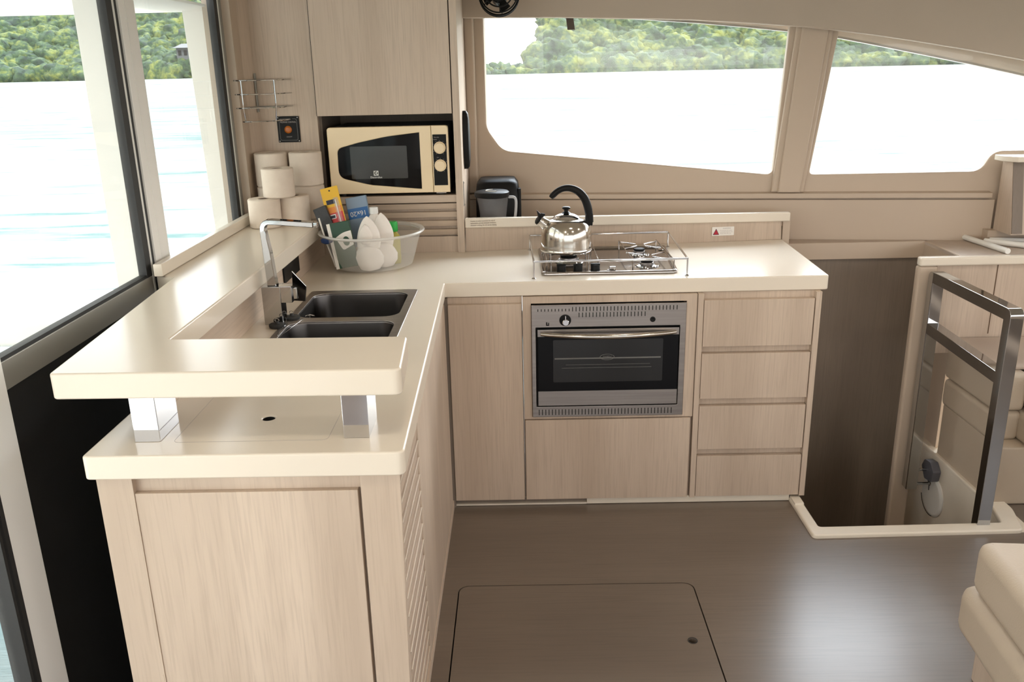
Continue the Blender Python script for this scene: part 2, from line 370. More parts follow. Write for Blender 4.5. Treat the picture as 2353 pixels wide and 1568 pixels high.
# left side: sliding window wall, plane x = -1.08
XW = -1.08
b = B(); b.box(XW-.05, XW-.01, 1.66, 3.5, -.02, .985); b.box(-1.10, -.862, 3.2, 3.5, -.02, .93)
tag(b.build('wall_left', M['void'], smooth=0), kind='structure')
b = B(); b.box(XW-.06, XW, -2.7, 3.6, 2.0, 2.08); tag(b.build('trim_7', M['alu'], smooth=0), kind='structure')
# sliding leaf at the near side (door)
d = tag(B().box(XW-.03, XW+.015, 1.566, 1.668, .0, 2.0, .004).box(XW-.03, XW+.015, -.02, .05, 0, 2.0, .004).build('door_1', mat('daylit_door_frame', (.93, .93, .91), .35)), kind='structure')  # daylight on the stile is put into this paler frame colour
B().box(XW-.02, XW+.018, 1.554, 1.568, .02, 2.0).box(XW-.02, XW+.018, 1.536, 1.545, .02, 2.0).build('gasket', M['rubber'], d)
B().box(XW-.025, XW+.01, 1.543, 1.556, .02, 2.0).build('bead', M['alu'], d)
B().box(XW-.012, XW-.006, .05, 1.545, .0, 2.0).build('pane', M['glass'], d, smooth=0)
# fixed leaf
w = tag(B().box(XW-.03, XW+.004, 1.66, 2.472, .98, 1.043, .003).build('window_3', M['alu_dark']), kind='structure')
B().box(XW-.02, XW+.002, 1.66, 2.44, 1.043, 1.051).box(XW-.02, XW+.004, 2.428, 2.463, 1.043, 2.0).box(XW-.02, XW+.006, 2.474, 2.486, .98, 2.0).build('gasket', M['rubber'], w, smooth=0)
B().box(XW-.02, XW+.005, 2.463, 2.474, .98, 2.0).build('bead', M['alu'], w, smooth=0)
B().box(XW-.012, XW-.006, 1.66, 2.44, 1.045, 2.0).build('pane', M['glass'], w, smooth=0)
mu = B().box(XW-.03, XW+.012, 2.486, 2.575, .98, 2.0, .002).box(XW-.03, XW+.004, 2.575, 2.61, 1.02, 2.0, .002).box(XW, XW+.0135, 2.525, 2.528, 1.03, 2.0).build('mullion', M['alu'], w)
B().lathe([(.0065, 0), (.0065, .003)], n=16, matrix=Matrix.Translation((XW+.012, 2.545, 1.022)) @ Matrix.Rotation(PI/2, 4, 'Y')).build('plug', M['rubber'], mu)
w = tag(B().box(XW-.03, XW+.004, 2.60, 3.36, 1.030, 1.052, .002).box(XW-.03, XW+.01, 3.335, 3.372, 1.03, 2.0, .002).build('window_4', M['alu_dark']), kind='structure')
B().box(XW-.02, XW+.002, 2.60, 3.33, 1.052, 1.058).box(XW-.02, XW+.006, 3.295, 3.328, 1.05, 2.0).build('gasket', M['rubber'], w, smooth=0)
B().box(XW-.02, XW+.008, 3.328, 3.336, 1.05, 2.0).build('bead', M['alu'], w, smooth=0)
B().box(XW-.012, XW-.006, 2.60, 3.31, 1.045, 2.0).build('pane', M['glass'], w, smooth=0)
# rest of the saloon (behind and to the right of the camera): walls with their windows
def frame_wall(name, axis, pos, a0, a1, za, zb, th=.05):
    b = B()
    if axis == 'x':
        b.box(pos, pos+th, a0, a1, -.02, za); b.box(pos, pos+th, a0, a1, zb, 2.08)
        for y in (a0, a1-.1, (a0+a1)/2-.05): b.box(pos, pos+th, y, y+.1, za, zb)
    else:
        b.box(a0, a1, pos, pos+th, -.02, za); b.box(a0, a1, pos, pos+th, zb, 2.08)
        for x in (a0, a1-.1, (a0+a1)/2-.05): b.box(x, x+.1, pos, pos+th, za, zb)
    return tag(b.build(name, M['grp'], smooth=0), kind='structure')
frame_wall('wall_right', 'x', 3.2, -2.7, 3.75, 1.05, 1.70)
frame_wall('wall_back', 'y', -2.65, -1.3, 3.3, .55, 1.75)
b = B(); b.box(XW-.05, XW+.01, -2.7, -1.2, -.02, 2.0); tag(b.build('wall_aft', M['grp'], smooth=0), kind='structure')
b = B(); b.box(-1.14, -.222, 3.975, 4.10, .8, 2.08); b.box(-1.14, -1.04, 3.36, 4.05, .8, 2.08); tag(b.build('wall_corner', M['grp'], smooth=0), kind='structure')

# stairwell below the floor
b = B(); b.box(1.0, 1.03, 2.7, 3.75, -1.2, -.03); b.box(1.0, 1.8, 2.68, 2.70, -1.3, -.03); b.box(1.0, 1.8, 2.68, 3.80, -1.24, -1.2)
tag(b.build('wall_stairwell', M['grp'], smooth=0), kind='structure')
b = B(); b.box(1.73, 1.80, 2.70, 3.80, -1.2, .0, .004); tag(b.build('wall_companionway', M['rimgrp']), kind='structure')
b = B(); b.box(1.762, 1.785, 3.385, 3.675, .005, .775); tag(b.build('wall_cabin', M['grp'], smooth=0), kind='structure')
b = B(); b.box(1.03, 1.76, 3.69, 3.72, -1.3, .80); tag(b.build('door_2', M['darkwood'], smooth=0), kind='structure')
# white rim around the opening
rim_o = round_poly([(1.012, 2.966), (1.012, 2.682), (1.755, 2.696), (1.80, 2.85), (1.80, 3.60), (1.730, 3.60), (1.730, 2.86), (1.705, 2.752), (1.052, 2.742), (1.052, 2.966)], [0, .02, .02, .02, 0, 0, .03, .01, .012, 0])
tag(link('trim_8', plate([rim_o], .02, .006, Matrix.Translation((0, 0, .004))), M['rimgrp']), kind='structure')
b = B(); b.box(1.014, 1.05, 2.90, 2.966, .0, .022, .004); tag(b.build('trim_9', M['rimgrp']), kind='structure')

# ------------------------------------------------------------------ galley joinery
def gap_panel(b, *a, bev=.0015): b.box(*a, bev, 1)
# lower counter (L shape) with sink, drain hole
co = [(-.883, 1.565), (-.236, 1.562), (-.2655, 2.958), (1.090, 2.968), (1.118, 3.632), (-.205, 3.515), (-.883, 3.515)]
sink_hole = rr(-.705, -.357, 2.12, 2.862, .01)
me = plate([round_poly(co, [.012, .018, .004, .014, 0, 0, 0]), sink_hole, circ(-.557, 1.752, .0135)], .052, .0045, Matrix.Translation((0, 0, .854)))
top = tag(link('worktop', me, M['solid']), 'cream L-shaped lower worktop holding the sink and the gas hob', 'worktop')
me = plate([rr(-.722, -.402, 1.628, 1.99, .012), rr(-.7215, -.4025, 1.6285, 1.9895, .012)], .0006, 0, Matrix.Translation((0, 0, .8801)))
link('access_panel_joint', me, M['greyink'], top, smooth=0)
B().lathe([(.0134, -.055), (.0134, -.003)], (-.557, 1.752, .88), 24, cap0=True, cap1=False).build('drain_hole_shade', M['blackm'], top)  # black insert stands in for the darkness down the hole
# raised shelf
so = [(-.935, 1.598), (-.236, 1.588), (-.249, 1.808), (-.779, 1.818), (-.764, 3.51), (-1.062, 3.51), (-1.062, 2.60), (-1.062, 2.46), (-1.0, 2.42)]
shelf = thing('raised_shelf', 'cream raised breakfast shelf on chrome block legs above the worktop', 'shelf', (-.6, 1.8, .88))
link('shelf_top', plate([round_poly(so, [.012, .018, .015, .006, 0, 0, 0, 0, 0])], .055, .0045, Matrix.Translation((0, 0, 1.0175))), M['solid'], shelf)
B().box(-.801, -.748, 1.632, 1.735, .8802, .9895, .0015).build('leg', M['chrome'], shelf)
B().box(-.369, -.316, 1.634, 1.735, .8802, .9895, .0015).build('leg', M['chrome'], shelf)
B().box(-.84, -.803, 1.84, 3.51, .8802, .9895).build('riser', M['wood_y'], shelf, smooth=0)
B().box(-1.058, -1.032, 2.43, 3.50, 1.0455, 1.083, .004).build('upstand', M['solid'], shelf)
b = B(); b.box(-.8025, -.797, 2.85, 3.06, .9155, .972, .002)
tag(b.build('socket_box', M['black']), 'black socket plate under the raised shelf behind the tap', 'socket')

# end cabinet
cab = thing('sink_cabinet', 'pale oak cabinet under the near end of the L worktop', 'cabinet', (-.56, 2.2, 0))
b = B(); b.box(-.862, -.845, 1.60, 2.94, 0, .827); b.box(-.845, -.28, 1.60, 1.615, 0, .827); b.box(-.295, -.28, 1.615, 2.94, 0, .827); b.box(-.845, -.295, 2.925, 2.94, 0, .70); b.box(-.866, -.794, 1.576, 1.60, 0, .827); b.box(-.794, -.333, 1.592, 1.60, .79, .827)
b.build('carcass', M['wood'], cab, smooth=0)
B().hexa([(-.331, 1.576, 0), (-.262, 1.57, 0), (-.268, 1.66, 0), (-.331, 1.66, 0), (-.331, 1.576, .827), (-.249, 1.576, .827), (-.262, 1.66, .827), (-.331, 1.66, .827)], .0015).build('corner_post', M['wood'], cab)
B().box(-.794, -.338, 1.578, 1.598, .01, .79, .0015).build('door', M['wood'], cab)
B().box(-.799, -.7965, 1.5755, 1.577, 0, .35).build('joint_strip', M['wood'], cab)
# side door with louvres
b = B(); b.box(-.279, -.268, 2.02, 2.925, .03, .812, .001)
b.build('side_door', M['wood'], cab)
b = B(); b.box(-.281, -.276, 1.66, 2.02, .03, .80)
b.build('louvre_back', M['wood_y'], cab, smooth=0)
b = B(); 
for i in range(16):
    z = .045+i*.0475
    b.hexa([(-.2785, 1.672, z), (-.2700, 1.672, z), (-.2700, 2.008, z), (-.2785, 2.008, z), (-.2785, 1.672, z+.043), (-.2662, 1.672, z+.043), (-.2662, 2.008, z+.043), (-.2785, 2.008, z+.043)])
b.build('louvre_slats', M['wood_y'], cab, smooth=0)
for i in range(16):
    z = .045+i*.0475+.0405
    B().box(-.2672, -.2652, 1.672, 2.008, z, z+.0028).build('slat_edge_glint', M['solid'], cab, smooth=0)  # pale strips paint the light caught on the slat tops
B().box(-.285, -.266, 1.66, 2.97, 0, .03).build('plinth', M['wood_y'], cab, smooth=0)
# back run: corner door cabinet
c1 = thing('corner_cabinet', 'pale oak base cabinet with one plain door left of the oven', 'cabinet', (-.13, 3.2, 0))
B().box(-.262, .006, 2.966, 3.45, .03, .826).build('carcass', M['wood'], c1, smooth=0)
B().box(-.258, .003, 2.945, 2.964, .032, .803, .0015).build('door', M['wood'], c1)
B().box(-.285, -.259, 2.952, 2.975, .0, .826).build('filler_strip', M['darkwood'], c1, smooth=0)
c2 = thing('oven_housing', 'pale oak base unit built around the oven', 'cabinet', (.31, 3.2, 0))
b = B(); b.box(.0075, .03, 3.0, 3.45, .03, .826); b.box(.602, .625, 3.0, 3.45, .03, .826); b.box(.03, .602, 3.0, 3.45, .03, .35); b.box(.03, .602, 3.43, 3.45, .35, .826)
b.box(.0075, .0365, 2.952, 3.0, .36, .826); b.box(.589, .626, 2.952, 3.0, .36, .826); b.box(.0365, .589, 2.952, 3.0, .802, .826); b.box(.0365, .589, 2.952, 3.0, .36, .369); b.box(.0075, .626, 2.966, 3.0, .03, .36)
b.build('carcass', M['wood'], c2, smooth=0)
B().box(.010, .618, 2.945, 2.964, .032, .357, .0015).build('flap_door', M['wood'], c2)
c3 = thing('drawer_cabinet', 'pale oak base cabinet with four stacked drawers beside the stairwell', 'cabinet', (.845, 3.2, 0))
b = B(); b.box(.628, .6475, 2.945, 3.0, .03, .827); b.box(1.0425, 1.062, 2.945, 3.0, .03, .827); b.box(.628, 1.062, 3.0, 3.5, .03, .827); b.box(.6475, 1.0425, 2.972, 3.0, .03, .827)
b.build('carcass', M['wood'], c3, smooth=0)
for z0, z1 in ((.630, .803), (.429, .603), (.227, .400), (.032, .199)):
    B().box(.650, 1.0395, 2.9475, 2.97, z0, z1, .0015).build('drawer', M['wood'], c3)
b = B(); b.box(-.262, .24, 2.975, 2.985, .001, .03); tag(b.build('baseboard_galley', M['darkwood'], smooth=0), kind='structure')
b = B(); b.box(.24, 1.012, 2.962, 2.985, .001, .029, .002); b.box(-.262, .24, 2.962, 2.975, .001, .008); tag(b.build('trim_10', M['rimgrp']), kind='structure')

# backsplash and fiddle (right of the tall cabinet)
b = B(); b.hexa([(-.218, 3.503, .8805), (1.112, 3.630, .8805), (1.112, 3.645, .8805), (-.218, 3.518, .8805), (-.218, 3.503, .978), (1.108, 3.627, .958), (1.108, 3.642, .958), (-.218, 3.518, .978)])
tag(b.build('backsplash', M['wood'], smooth=0), 'low pale oak backsplash board behind the hob', 'backsplash')
b = B(); b.hexa([(-.220, 3.494, .978), (1.142, 3.616, .958), (1.142, 3.646, .958), (-.220, 3.524, .978), (-.220, 3.494, 1.018), (1.142, 3.616, .996), (1.142, 3.646, .996), (-.220, 3.524, 1.018)], .006, 3)
fid = tag(b.build('fiddle_rail', M['solid']), 'long cream fiddle strip on top of the backsplash with printed notice', 'rail')
fa = math.atan2(.122, 1.362)
fm = front_at(-.197, 3.4955, .9985, fa)
cap = ["Caution: In order to prevent the risk of", "asphyxiation, provide adequate ventilation", "whenever cooking. Do not use for heating."]
b = B()
for i, s_ in enumerate(cap): tobm(b, text_mesh(s_, .0075, fm @ Matrix.Translation((.0, .008-.0085*i, .0006)), 'LEFT', .0001, .82))
b.build('printed_notice', M['brownink'], fid, smooth=0)
b = B(); b.hexa([(-.22, 3.52, .935), (1.12, 3.645, .935), (1.12, wally(1.12)-.02, .935), (-.22, wally(-.22)-.02, .935), (-.22, 3.52, .95), (1.12, 3.645, .95), (1.12, wally(1.12)-.02, .95), (-.22, wally(-.22)-.02, .95)])
tag(b.build('trim_11', M['grp'], smooth=0), kind='structure')
b = B(); b.hexa([(1.119, 3.636, .80), (1.150, 3.64, .80), (1.15, wally(1.15)-.01, .80), (1.119, wally(1.1)-.01, .80), (1.119, 3.636, .957), (1.150, 3.64, .957), (1.15, wally(1.15)-.01, .957), (1.119, wally(1.1)-.01, .957)])
tag(b.build('trim_12', M['grp'], smooth=0), kind='structure')
# warning sticker on the backsplash
sx, sy_, sz = .831, 3.6025, .925
sm = front_at(sx+.027, sy_-.0006, sz, .095)
st = tag(link('warning_sticker', plate([rr(-.0475, .0475, -.0185, .0185, .002)], .0012, 0, sm), M['signwhite'], smooth=0), 'white warning sticker with red triangle on the backsplash right of the hob', 'sticker')
link('triangle_border', plate([round_poly([(-.0435, -.0145), (-.0165, -.0145), (-.030, .012)], .002)], .0006, 0, sm @ Matrix.Translation((0, 0, .0008))), M['ink'], st, smooth=0)
link('red_triangle', plate([round_poly([(-.0405, -.0128), (-.0195, -.0128), (-.030, .008)], .001)], .0006, 0, sm @ Matrix.Translation((0, 0, .0013))), M['darkred'], st, smooth=0)
b = B(); tobm(b, text_mesh("WARNING", .0072, sm @ Matrix.Translation((.016, .0115, .0008)), 'CENTER', .0001))
for i, s_ in enumerate(("Do not leave the cooker", "unattended when lit. Turn", "off gas bottle after use.")): tobm(b, text_mesh(s_, .0052, sm @ Matrix.Translation((-.013, .003-.0062*i, .0008)), 'LEFT', .0001))
b.build('small_print', M['greyink'], st, smooth=0)

# tall corner: panels, locker, niche, louvres
b = B(); b.box(-1.06, -.7875, 3.505, 3.53, 1.046, 2.06); b.hexa([(-1.10, 3.372, 1.046), (-1.068, 3.372, 1.046), (-1.015, 3.506, 1.046), (-1.10, 3.506, 1.046), (-1.10, 3.372, 2.06), (-1.068, 3.372, 2.06), (-1.015, 3.506, 2.06), (-1.10, 3.506, 2.06)])
tag(b.build('wall_panelling', M['wood'], smooth=0), kind='structure')
tall = thing('appliance_cabinet', 'tall pale oak unit with microwave niche and slatted front below', 'cabinet', (-.5, 3.7, .88))
b = B(); b.box(-.250, -.2225, 3.485, 3.96, .8805, 2.06); b.box(-.80, -.786, 3.503, 3.93, .8805, 2.06)
b.build('side_panel', M['wood'], tall, smooth=0)
B().box(-.786, -.250, 3.492, 3.53, 1.087, 1.116, .001).build('shelf_edge', M['wood_h'], tall)
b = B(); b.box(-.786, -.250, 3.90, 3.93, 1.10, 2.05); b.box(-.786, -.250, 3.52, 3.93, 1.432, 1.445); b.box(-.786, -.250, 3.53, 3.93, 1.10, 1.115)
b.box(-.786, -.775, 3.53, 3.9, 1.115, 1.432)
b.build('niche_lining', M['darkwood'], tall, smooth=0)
b = B(); b.box(-.89, -.250, 3.505, 3.53, .8805, .945); b.box(-.80, -.250, 3.525, 3.54, .945, 1.09)
b.build('lower_panel', M['wood'], tall, smooth=0)
for z in (.962, .998, 1.034, 1.068):
    B().hexa([(-.790, 3.507, z-.010), (-.250, 3.507, z-.010), (-.250, 3.526, z), (-.790, 3.526, z), (-.790, 3.498, z+.013), (-.250, 3.498, z+.013), (-.250, 3.526, z+.013), (-.790, 3.526, z+.013)], .001).build('slat', M['wood_h'], tall)
B().box(-.782, -.254, 3.484, 3.503, 1.434, 2.055, .0015).build('locker_door', M['wood'], tall)
for g0, g1 in ((-.7865, -.782), (-.254, -.250)): B().box(g0, g1, 3.496, 3.503, 1.434, 2.055).build('shadow_gap', M['blackm'], tall, smooth=0)
b = B(); b.box(-.2225, -.2195, 3.515, 3.527, 1.066, 1.166, .0012); b.lathe([(.003, 0), (.003, .002)], n=10, matrix=Matrix.Translation((-.2195, 3.521, 1.16)) @ Matrix.Rotation(PI/2, 4, 'Y')); b.lathe([(.003, 0), (.003, .002)], n=10, matrix=Matrix.Translation((-.2195, 3.521, 1.072)) @ Matrix.Rotation(PI/2, 4, 'Y'))
tag(b.build('latch_plate', M['alu_dark']), 'narrow metal latch strip on the tall unit side panel above the fiddle strip', 'latch')
# black oval on side panel
b = B(); m4 = Matrix.Translation((-.2222, 3.655, 1.318)) @ Matrix.Rotation(PI/2, 4, 'Y')
n_ = 32
b.loft([[(1*q*.118*math.copysign(abs(math.cos(a))**.8, math.cos(a)), q*.04*math.sin(a), h) for a in [2*PI*i/n_ for i in range(n_)]] for q, h in ((1, 0), (1, .014), (.92, .022), (.7, .026))], matrix=m4)
ov = tag(b.build('oval_speaker', M['black']), 'black oval speaker grille on the side of the tall unit', 'speaker')

# ------------------------------------------------------------------ microwave
mw = thing('microwave_oven', 'cream microwave with black door window standing in the tall unit niche', 'microwave', (-.51, 3.6, 1.116))
X0, X1, Z0, Z1, YF = -.748, -.272, 1.130, 1.390, 3.472
b = B(); b.box(X0+.006, X1-.004, YF+.03, 3.86, Z0+.002, Z1-.004, .004); b.build('casing', M['hatchgrey'], mw)
Xs = -.338
doorp = rr(X0, Xs-.001, Z0, Z1, [0, 0, .012, .012])
wn = round_poly([(X0+.036, Z0+.178), (X0+.034, Z0+.065), (X0+.16, Z0+.034), (Xs-.062, Z0+.016), (Xs-.047, Z0+.015), (Xs-.047, Z0+.235), (X0+.235, Z0+.222), (X0+.12, Z0+.20)], [.02, .03, .02, .01, .001, .001, .03, .02])
me = plate([doorp, wn], .03, .003, front_at(0, YF+.016, 0))
dr = link('door', me, M['mwcream'], mw)
me = plate([wn], .01, 0, front_at(0, YF+.012, 0)); gl = link('door_glass', me, M['blackglass'], dr, smooth=0)
B().prism(rr(X0+.085, Xs-.10, Z0+.058, Z0+.185, .004), 'xz', YF+.0062, YF+.0072).build('inner_window', mat('dim_mesh_window', (.035, .035, .033), .15), gl, smooth=0)
# logo and brand word on the glass
lx, lz = -.565, Z0+.080
b = B(); sq = rr(lx-.0095, lx+.0095, lz-.0095, lz+.0095, .0005)
tobm(b, plate([sq, circ(lx, lz, .0075, 20)], .0005, 0, front_at(0, YF+.0057, 0)))
b.prism([(lx-.0055, lz+.001), (lx+.004, lz+.0062), (lx+.004, lz+.001)], 'xz', YF+.0055, YF+.006)
b.prism([(lx-.0055, lz-.001), (lx+.004, lz-.001), (lx+.004, lz-.0062)], 'xz', YF+.0055, YF+.006)
tobm(b, text_mesh("Electrolux", .0115, front_at(lx, YF+.0056, lz-.0165), extrude=.0002)); b.build('logo', M['whiteink'], gl, smooth=0)
me = plate([rr(Xs+.0005, X1, Z0, Z1, [0, .012, 0, 0])], .03, .003, front_at(0, YF+.016, 0)); cp = link('control_column', me, M['mwcream'], mw)
B().box(Xs+.005, X1-.0075, YF-.001, YF+.004, Z0+.028, Z1-.034).build('control_panel', M['black'], cp, smooth=0)
pr = B()
xc = (Xs+.005+X1-.0075)/2
for zc in (Z0+.175, Z0+.106):
    b = B(); b.lathe([(.0235, 0), (.0235, .003), (.0205, .004), (.0195, .017), (.017, .0185)], n=40, matrix=Matrix.Translation((xc, YF-.001, zc)) @ Matrix.Rotation(PI/2, 4, 'X')); b.build('knob', M['mwcream'], cp)
    for k_ in range(11):
        a = math.radians(-60+k_*30); x, z = xc+.0275*math.cos(a), zc+.0275*math.sin(a)
        pr.box(x-.0009, x+.0009, YF-.0015, YF-.001, z-.0009, z+.0009)
tobm(pr, text_mesh("Electrolux", .005, front_at(xc-.0215, YF-.0011, Z0+.2155), 'LEFT')); tobm(pr, text_mesh("POWER", .004, front_at(xc-.024, YF-.0011, Z0+.2065), 'LEFT'))
tobm(pr, text_mesh("TIME", .004, front_at(xc-.014, YF-.0011, Z0+.137), 'LEFT'))
pr.build('dial_marks', M['greyink'], cp, smooth=0)
for x in (X0+.04, X1-.04):
    B().lathe([(.01, 0), (.01, .0155)], c=(x, YF+.05, 1.1155), n=16).build('foot', M['rubber'], mw)
B().box(-.33, -.29, YF+.031, YF+.033, 1.122, 1.128).build('label_plate', M['greyink'], mw)
b = B()
for i in range(5): b.box(-.68+i*.055, -.64+i*.055, YF+.05, YF+.10, Z1-.004, Z1-.003)
b.build('vent_slots', M['steel'], mw, smooth=0)

# ------------------------------------------------------------------ switch panel, rack, fan, strap
sp = thing('gas_switch_panel', 'small black switch panel with amber lamp on oak panelling above the rolls', 'switch', (-.902, 3.505, 1.386))
sl = Matrix.Rotation(0, 4, 'Y')
B().box(-.946, -.859, 3.498, 3.5045, 1.336, 1.436, .0015).build('panel_plate', M['black'], sp)
link('border_line', plate([rr(-.938, -.867, 1.343, 1.427, .008), rr(-.9365, -.8685, 1.3445, 1.4255, .007)], .0004, 0, front_at(0, 3.4978, 0)), M['greyprint'], sp, smooth=0)
b = B(); b.lathe([(.0145, 0), (.0145, .003), (.011, .006), (.006, .0065)], n=24, matrix=Matrix.Translation((-.9035, 3.498, 1.385)) @ Matrix.Rotation(PI/2, 4, 'X')); b.build('amber_lamp', M['amber'], sp)
b = B(); tobm(b, text_mesh("PROPANE CONTROL", .0088, front_at(-.902, 3.4978, 1.4135), squeeze=.75)); b.build('title_lettering', M['greyink'], sp, smooth=0)
b = B(); tobm(b, text_mesh("ON/OFF", .0062, front_at(-.902, 3.4978, 1.357))); b.build('switch_lettering', M['greyink'], sp, smooth=0)
for x, z in ((-.864, 1.431), (-.941, 1.341), (-.864, 1.341), (-.941, 1.431)): B().lathe([(.0022, 0), (.0015, .0015)], n=8, matrix=Matrix.Translation((x, 3.498, z)) @ Matrix.Rotation(PI/2, 4, 'X')).build('screw', M['alu'], sp)

rk = thing('corner_wire_rack', 'chrome wire rack fixed in the corner above the toilet rolls', 'rack', (-.98, 3.42, 1.50))
def arc(z, r=.165, cx=-1.020, cy=3.50, a0=-104, a1=-3, n=14):
    return [(cx+r*1.0*math.cos(math.radians(a0+(a1-a0)*k/n)), cy+r*math.sin(math.radians(a0+(a1-a0)*k/n)), z) for k in range(n+1)]
b = B()
for z, r in ((1.575, .145), (1.525, .145), (1.475, .145)):
    b.tube(arc(z, r),   .0025, 8)
b.tube(arc(1.425, .135),   .0025, 8)
b.build('hoops', M['chrome'], rk)
b = B()
for z in (1.575, 1.475):
    b.tube([(-1.008, 3.497, z), (-.875, 3.497, z)],   .0025, 8); b.tube([(-1.008, 3.497, z), (-1.055, 3.36, z)],   .0025, 8)
b.box(-1.016, -1.011, 3.492, 3.503, 1.455, 1.60)
b.build('back_rails', M['alu_dark'], rk)
b = B()
for a in (-93, -44):
    x, y = -1.020+.145*math.cos(math.radians(a)), 3.50+.145*math.sin(math.radians(a))
    x2, y2 = -1.020+.135*math.cos(math.radians(a)), 3.50+.135*math.sin(math.radians(a))
    B().tube([(x, y, 1.575), (x, y, 1.475), (x2, y2, 1.425)], .0025, 8).build('upright', M['chrome'], rk)

fx, fy, fz = -.062, 3.70, 1.878
fan = thing('cabin_fan', 'black round cabin fan hanging over the left galley window', 'fan', (fx, fy, fz))
mt = Matrix.Translation((fx, fy, fz)) @ Matrix.Rotation(math.radians(78), 4, 'X') @ Matrix.Rotation(0, 4, 'Z')
def ringpts(r, z, n=40): return [tuple(mt @ Vector((r*math.cos(2*PI*k/n), r*math.sin(2*PI*k/n), z))) for k in range(n)]
b = B()
for r, z, q in ((.079, 0, .004), (.074, .02, .003), (.055, .033, .003), (.034, .042, .003), (.079, -.02, .003)): b.tube(ringpts(r, z), q, 8, True)
for k_ in range(6):
    a = 2*PI*k_/6+.3
    b.tube([tuple(mt @ Vector((r*math.cos(a+t), r*math.sin(a+t), z))) for r, z, t in ((.018, .045, 0), (.045, .038, .15), (.066, .026, .3), (.079, 0, .4), (.075, -.03, .4))], .002, 6)
b.build('guard', M['black'], fan)
B().lathe([(.02, .03), (.022, .045), (.016, .05)], n=24, matrix=mt).lathe([(.03, -.05), (.03, -.01)], n=24, matrix=mt).build('hub', M['black'], fan)
b = B()
for k_ in range(4):
    a0 = 2*PI*k_/4
    b.quadmesh([[tuple(mt @ Vector((r*math.cos(a0+t), r*math.sin(a0+t), (t-.35)*.03))) for t in (0, .25, .5, .75)] for r in (.015, .04, .066)])
b.build('blades', M['black'], fan)
B().tube([tuple(mt @ Vector((0, 0, -.03))), tuple(mt @ Vector((0, .02, -.07))), (fx, fy+.08, 2.05)], .012, 10).build('bracket', M['black'], fan)
b = B(); x = .236; b.hexa([(.222, wally(.2)-.045, 1.747), (.253, wally(.2)-.045, 1.747), (.253, wally(.2)-.035, 1.747), (.222, wally(.2)-.035, 1.747), (.212, wally(.2)-.03, 1.83), (.243, wally(.2)-.03, 1.83), (.243, wally(.2)-.02, 1.83), (.212, wally(.2)-.02, 1.83)])
tag(b.build('blind_strap', mat('brown_webbing', (.10, .075, .06), .8), smooth=0), 'short brown strap hanging at the top of the left galley window', 'strap')

# ------------------------------------------------------------------ oven
ov = thing('oven', 'built-in stainless steel oven with black glass door under the hob', 'oven', (.31, 3.2, .37))
OX0, OX1, OZ0, OZ1 = .0378, .5878, .371, .798
me = plate([rr(OX0, OX1, OZ0, OZ1, .003), rr(OX0+.0155, OX1-.0215, OZ0+.041, OZ1-.083, .001)], .012, .0015, front_at(0, 2.948, 0))
fr = link('front_frame', me, M['steel'], ov)
B().box(OX0+.005, OX1-.005, 2.958, 3.35, OZ0+.005, OZ1-.005).build('casing', M['blackm'], ov, smooth=0)
b = B()
for i in range(41):
    x = OX0+.0235+i*.0123; 
    if x < OX1-.02: b.box(x-.0014, x+.0014, 2.9412, 2.943, OZ1-.0245-(.0 if i > 9 else -.001), OZ1-.0085-(.0 if i > 9 else .006))
for i in range(20): b.box(OX0+.1695+i*.0123-.0014, OX0+.1695+i*.0123+.0014, 2.9412, 2.943, OZ1-.0465, OZ1-.0295)
b.build('upper_vent_slots', M['blackm'], fr, smooth=0); b = B()
for i in range(41):
    x = OX0+.024+i*.0121; b.box(x-.0014, x+.0014, 2.9412, 2.943, OZ0+.008, OZ0+.030)
b.build('lower_vent_slots', M['blackm'], fr, smooth=0)
b = B(); R90 = Matrix.Rotation(PI/2, 4, 'X')
b.lathe([(.021, 0), (.021, .003), (.018, .004)], n=32, matrix=Matrix.Translation((.158, 2.9425, .7415)) @ R90)
kb = b.build('knob', M['black'], fr)
b = B(); b.lathe([(.0125, 0), (.012, .018), (.010, .02)], n=28, matrix=Matrix.Translation((.159, 2.939, .738)) @ R90); b.box(.1565, .1605, 2.920, 2.938, .742, .760, .001)
b.build('knob_grip', M['chrome'], kb)
B().lathe([(.0098, 0), (.0098, .002), (.006, .003), (.003, .001)], n=24, matrix=Matrix.Translation((.4685, 2.942, .739)) @ R90).build('igniter_button', M['black'], fr)
b = B()
for q in ((.090, .0945, .722, .735), (.090, .101, .722, .7255), (.0975, .101, .722, .733)): b.box(q[0], q[1], 2.9413, 2.9425, q[2], q[3])
b.build('printed_symbol', M['blackm'], fr, smooth=0)
# door
DX0, DX1, DZ0, DZ1 = OX0+.0215, OX1-.0255, OZ0+.048, OZ1-.0885
d = B().box(DX0, DX1, 2.936, 2.946, DZ0, DZ1, .001).build('door', M['blackglass'], ov)
B().box(DX0, DX1, 2.9345, 2.936, DZ1-.026, DZ1).build('top_strip', M['steel'], d, smooth=0)
B().box(DX0, DX1, 2.9345, 2.936, DZ0, DZ0+.056).build('bottom_strip', M['steel'], d, smooth=0)
pts = [(DX0+.012+(DX1-DX0-.024)*t, 2.928-.030*math.sin(PI*t)**.8, DZ1-.0145-.0035*math.sin(PI*t)) for t in [i/24 for i in range(25)]]
B().tube(pts, [.0065+.003*math.sin(PI*i/24)**.5 for i in range(25)], 14).build('handle', M['polish'], d)
b = B(); iw = mat('dim_oven_interior', (.03, .03, .028), .3)
b.prism(rr(DX0+.055, DX1-.055, DZ0+.09, DZ1-.04, .004), 'xz', 2.9352, 2.936); b.build('inner_window', mat('faint_glass_window', (.010, .010, .010), .08), d, smooth=0)
b = B()
